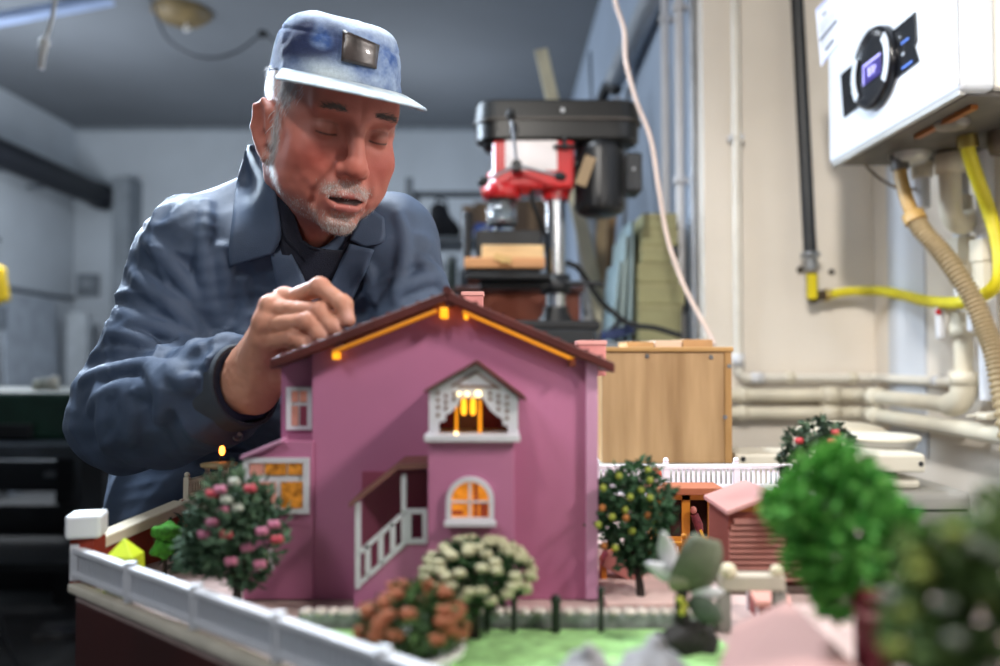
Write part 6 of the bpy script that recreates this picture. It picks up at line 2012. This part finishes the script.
# leather patch on the cap front
def on_surf(f, p, dvec):
    p = np.array(p, dtype=np.float32)
    dvec = np.array(dvec, dtype=np.float32)
    for _ in range(60):
        q = float(f(p[None])[0])
        p = p + dvec * q * .8
        if abs(q) < 2e-4:
            break
    return p
def ray(px, py):
    d = at(px, py, 1.0) - Vector((0, 0, ZC))
    return np.array(d.normalized(), dtype=np.float32)
def trace(f, pxs, t0=.55, tmax=1.7):
    o = np.array((0, 0, ZC), dtype=np.float32)
    D = np.stack([ray(*p) for p in pxs])
    t = np.full(len(pxs), t0, dtype=np.float32)
    for _ in range(120):
        q = f(o + D * t[:, None])
        t = np.minimum(t + q * .7, tmax)
    return o + D * t[:, None], D, t < tmax - .01
def drape(name, left, right, f, off, m, parent, n=14, k=10, thick=.002, colr=None):
    """cloth panel between two pixel polylines, laid onto the surface f"""
    Ls, Rs = spline([Vector((*p, 0)) for p in left], 8), spline([Vector((*p, 0)) for p in right], 8)
    def res(S, n):
        out = []
        for i in range(n):
            t = i / (n - 1) * (len(S) - 1)
            a = int(min(t, len(S) - 2))
            out.append(S[a].lerp(S[a + 1], t - a))
        return out
    Ls, Rs = res(Ls, n), res(Rs, n)
    px = []
    for a, b in zip(Ls, Rs):
        for j in range(k):
            q = a.lerp(b, j / (k - 1))
            px.append((q.x, q.y))
    P, D, ok = trace(f, px)
    o_ = np.array((0, 0, ZC), dtype=np.float32)
    tt = np.linalg.norm(P - o_, axis=1).reshape(n, k)
    okg = ok.reshape(n, k)
    med = float(np.median(tt[okg]))
    okg = okg & (np.abs(tt - med) < .10)
    for i in range(n):                           # past the silhouette: carry the nearest depth on
        for j in range(k):
            if not okg[i, j]:
                ii, jj = np.nonzero(okg)
                q = int(np.argmin((ii - i) ** 2 + (jj - j) ** 2))
                tt[i, j] = tt[ii[q], jj[q]] + .004
    P = o_ + D * (tt.reshape(-1, 1) - off)
    rows = [[Vector(P[i * k + j]) for j in range(k)] for i in range(n)]
    for _ in range(2):                           # relax depth
        new = [[p.copy() for p in r] for r in rows]
        for i in range(1, n - 1):
            for j in range(1, k - 1):
                new[i][j] = (rows[i][j] * 2 + rows[i - 1][j] + rows[i + 1][j] + rows[i][j - 1] + rows[i][j + 1]) / 6
        rows = new
    return MB().grid(rows).build(name, m, parent, solid=thick)
m_leather = mat('patch_leather', '3c3432', .36, .1, var=.3, scale=70, bump=.05, bscale=200, coat=.3)
drape('patch', [(343, 30), (341, 61)], [(379, 45), (376, 69)], crown_sdf, .002, m_leather, cap_o, n=8, k=8, thick=.003)

# ---- jacket
def arm_fold(P, a, b, r, amp, seedv):
    ab = b - a
    L = np.linalg.norm(ab)
    ax = ab / L
    q = P - a
    t = q @ ax
    rad = q - t[:, None] * ax
    w = rad * 5 + ((t + .25 * rad[:, 2] + .2 * rad[:, 0]) * 24)[:, None] * ax + seedv
    w2 = rad * 8 + ((t - .35 * rad[:, 2]) * 46)[:, None] * ax + seedv * 2
    n = (1 - np.minimum(np.abs(vnoise(w, 1.0)) * 2.6, 1)) ** 1.5 * 1.6 - .5
    n2 = 1 - np.abs(vnoise(w2, 1.0)) * 2.2
    inside = sm(t, -.04, .06) * (1 - sm(t, L - .02, L + .06))
    return amp * (n + .45 * n2) * inside
BELLY = np.array((-.40, 1.235, .86), dtype=np.float32)
RCH = np.array(Matrix.Rotation(math.radians(-16), 3, 'X') @ Matrix.Rotation(math.radians(22), 3, 'Y'), dtype=np.float32)
CUFF0, CUFF1 = ELB + (WR - ELB) * .70, ELB + (WR - ELB) * .955
CUFL0, CUFL1 = ELL_ + (WRL - ELL_) * .6, ELL_ + (WRL - ELL_) * .92
def jacket_base(P):
    d = ell(P, (-.285, 1.13, 1.11), (.185, .115, .20), RCH)
    d = smin(d, ell(P, BELLY, (.195, .125, .20)), .10)
    d = smin(d, cap(P, (-.42, 1.24, .80), (-.38, 1.24, .72), .165, .17), .08)
    d = smin(d, cap(P, SHR, SHL, .060), .05)
    d = smin(d, cap(P, A(203, 238, 1.06), A(268, 207, 1.10), .054, .050), .04)
    d = smin(d, cap(P, SHL + np.array((-.03, .02, .0), dtype=np.float32), NECK + np.array((.03, .035, .0), dtype=np.float32), .050, .060), .05)
    d = smin(d, cap(P, SHR, ELB, .062, .058), .035)
    d = smin(d, chain(P, [ELB, ELB + (CUFF0 - ELB) * .5, CUFF0, CUFF1], [.062, .060, .050, .040], .03), .03)
    d = smin(d, cap(P, SHL, ELL_, .056, .054), .035)
    d = smin(d, cap(P, ELL_, CUFL1, .054, .040), .03)
    return d
# folds drawn where the photograph shows them: (pixel polyline, radius, height)
FOLDS = [
    ([(122, 262), (140, 280), (160, 298), (182, 316), (197, 336)], .010, .004),
    ([(140, 232), (160, 252), (182, 280), (200, 305)], .010, .003),
    ([(100, 332), (108, 332), (128, 336), (152, 345)], .009, .006),
    ([(118, 312), (140, 322), (165, 330), (190, 345)], .009, .004),
    ([(84, 382), (98, 376), (120, 370), (150, 366), (180, 372)], .010, .006),
    ([(92, 408), (106, 396), (128, 388), (160, 390)], .010, .004),
    ([(150, 366), (160, 380), (166, 396), (160, 420)], .010, .007),
    ([(166, 372), (186, 384), (196, 380)], .008, .006),
    ([(128, 392), (134, 412), (132, 438)], .010, .005),
    ([(108, 400), (106, 425), (112, 450)], .010, .004),
    ([(207, 205), (204, 240), (206, 280), (214, 320)], .010, .005),
    ([(222, 250), (226, 290), (224, 330)], .011, .005),
    ([(242, 280), (246, 315), (240, 350)], .011, .004),
    ([(122, 228), (140, 222), (160, 228), (185, 218), (205, 205)], .004, .002),
    ([(420, 262), (432, 270), (446, 292)], .009, .005),
    ([(400, 290), (420, 280), (440, 276)], .009, .004),
    ([(398, 215), (404, 240), (402, 270), (396, 300)], .008, .004),
    ([(365, 262), (372, 280), (374, 300)], .008, .003),
]
FP = []
for pl, r, hgt in FOLDS:
    sp_ = spline([Vector((*p, 0)) for p in pl], 3)
    P, D, ok = trace(jacket_base, [(v.x, v.y) for v in sp_])
    P, D = P[ok], D[ok]
    if len(P) > 1:
        FP.append((P + D * (r - hgt * 2.1), r))
def jacket_sdf(P):
    d = jacket_base(P)
    near = np.abs(d) < .03
    if near.any():
        Pn = P[near]
        dn = d[near]
        dn = dn - arm_fold(Pn, SHR, ELB, .065, .0042, 3.0) - arm_fold(Pn, ELB, CUFF1, .06, .0042, 11.0) - arm_fold(Pn, SHL, ELL_, .055, .0045, 23.0)
        rr = Pn @ np.array(Matrix.Rotation(.5, 3, 'Y'), dtype=np.float32)
        tor = 1 - np.abs(vnoise(rr * np.array((16, 16, 6), dtype=np.float32), 1.0)) * 2.2
        wr = np.exp(-(np.minimum(cap(Pn, SHR, ELB, .0), cap(Pn, SHL, ELL_, .0)) / .09) ** 2)
        dn = dn - .0040 * tor * (1 - wr)
        for pts, r in FP:
            lo_, hi_ = pts.min(0) - .035, pts.max(0) + .035
            msk = ((Pn > lo_) & (Pn < hi_)).all(1)
            if msk.any():
                e = dn[msk]
                for i in range(len(pts) - 1):
                    tp = math.sin(math.pi * (i + .6) / len(pts)) ** .5
                    e = smin(e, cap(Pn[msk], pts[i], pts[i + 1], r * (.6 + .4 * tp) - .001), .009)
                dn[msk] = e
        d = d.copy()
        d[near] = dn
    # hem, cuffs and neck opening
    d = np.maximum(d, .70 - P[:, 2])
    ax = (CUFF1 - CUFF0) / np.linalg.norm(CUFF1 - CUFF0)
    s = (P - CUFF1) @ ax
    d = np.where((s > 0) & (np.linalg.norm(P - CUFF1, axis=1) < .09), np.maximum(d, s), d)
    hole = chain(P, [NECK + np.array((0, .0, -.03), dtype=np.float32), HC + HM @ np.array((0, .04, -.08), dtype=np.float32)], [.056, .068], .02)
    d = smax(d, -hole, .008)
    return d
JV, JQ = surfnet(jacket_sdf, (-.70, .80, .66), (.10, 1.48, 1.40), .0036)
m_jack = mat('jacket_cloth', '4a5970', .58, var=.10, scale=20, bump=.25, bscale=900, spec=.35)
jack = np_object('jacket', JV, JQ, m_jack, man, MO)
# cuffs
def cuff(a, b, r0, r1, name):
    ax = (b - a) / np.linalg.norm(b - a)
    def f(P):
        s = (P - a) @ ax
        L = np.linalg.norm(b - a)
        d = cap(P, a, b, r0, r1) + .0016 * vnoise(P, 40.0)
        d = np.maximum(np.abs(d) - .0022, np.maximum(-s, s - L))
        return d
    V, Q = surfnet(f, np.minimum(a, b) - .065, np.maximum(a, b) + .065, .0024)
    return np_object(name, V, Q, mat('cuff_cloth', '3f464f', .75, var=.1, scale=30, bump=.2, bscale=900), jack, MO)
cf = cuff(CUFF0 + (CUFF1 - CUFF0) * .02, CUFF1 + (CUFF1 - CUFF0) * .12, .049, .0435, 'cuff')
cuff(CUFL0 + (CUFL1 - CUFL0) * .3, CUFL1 + (CUFL1 - CUFL0) * .1, .046, .043, 'cuff')
P, D, ok = trace(jacket_sdf, [(238, 436)])
MB().lathe(Vector(P[0] - D[0] * .002), [(.0058, 0), (.006, .0015), (.004, .0022), (.0035, .0012), (0, .0012)], 18, axis=Vector(-D[0])).build('snap_button', mat('button_grey', '777d86', .35, .6), jack)
# collar and lapels laid on the jacket, shirt in the opening
def both(P):
    nk = chain(P, [NECK + np.array((0, .01, -.03), dtype=np.float32), HC + HM @ np.array((0, .045, -.07), dtype=np.float32)], [.078, .064], .03)
    return smin(jacket_base(P), nk, .03)
m_shirt = mat('shirt_navy', '141a2c', .7, var=.2, scale=60, bump=.3, bscale=600)
drape('shirt', [(262, 168), (272, 205), (280, 245), (292, 285), (318, 314)], [(290, 200), (306, 246), (330, 250), (362, 256), (334, 308)], both, .006, m_shirt, man, n=18, k=12, thick=.003)
drape('shirt_collar', [(270, 170), (276, 205), (284, 240)], [(287, 190), (296, 232), (305, 262)], both, .006, m_shirt, man, n=10, k=6, thick=.003)
drape('shirt_placket', [(322, 285), (350, 236)], [(336, 296), (366, 240)], jacket_base, .0075, m_shirt, man, n=10, k=5, thick=.003)
m_col = mat('collar_cloth', '4a5970', .62, var=.08, scale=25, bump=.2, bscale=900, spec=.35)
co1 = drape('collar', [(247, 146), (238, 178), (233, 215), (229, 250), (230, 267)], [(264, 143), (272, 168), (278, 205), (281, 236), (273, 254)], both, .009, m_col, jack, n=20, k=10, thick=.004)
drape('lapel', [(270, 252), (276, 280), (281, 306)], [(283, 238), (300, 270), (316, 306)], jacket_sdf, .010, m_col, jack, n=12, k=8, thick=.004)
drape('collar', [(350, 240), (356, 226), (366, 205)], [(364, 247), (384, 241), (384, 218)], both, .010, m_col, jack, n=10, k=8, thick=.004)
drape('lapel', [(350, 244), (336, 272), (322, 304)], [(374, 250), (366, 270), (352, 300)], jacket_sdf, .009, m_col, jack, n=12, k=8, thick=.004)
MB().ball(Vector(trace(jacket_sdf, [(297, 250)])[0][0]) + Vector((0, -.009, 0)), .0045, 12, 8).build('shirt_button', mat('button_dark', '2a3348', .3), man)
# trousers and shoes
def trouser_sdf(P):
    d = ell(P, (-.40, 1.28, .84), (.18, .125, .14))
    for k in (0, 1):
        d = smin(d, chain(P, [HIPS[k], KNEE[k], ANK[k] + np.array((0, 0, .02), dtype=np.float32)], [.095, .078, .066], .03), .05)
    d = d + .004 * (1 - 2 * np.abs(vnoise(P * np.array((8, 8, 14), dtype=np.float32), 1.0)))
    return np.maximum(d, np.maximum(.075 - P[:, 2], P[:, 2] - .90))
V, Q = surfnet(trouser_sdf, (-.66, 1.08, .04), (-.12, 1.5, .96), .009)
np_object('trousers', V, Q, mat('trouser_cloth', '20283a', .8, var=.15, bump=.2, bscale=400), man, MO)
for k in (0, 1):
    a = ANK[k]
    f = lambda P, a=a: np.maximum(smin(smin(ell(P, (a[0], a[1] - .13, .035), (.048, .085, .042)), ell(P, (a[0], a[1] - .01, .05), (.040, .065, .055)), .04), cap(P, (a[0], a[1], .06), (a[0], a[1], .11), .045), .03), .001 - P[:, 2])
    V, Q = surfnet(f, (a[0] - .07, a[1] - .24, -.01), (a[0] + .07, a[1] + .09, .17), .006)
    s = np_object('shoe', V, Q, mat('shoe_black', '191714', .45), man, MO)
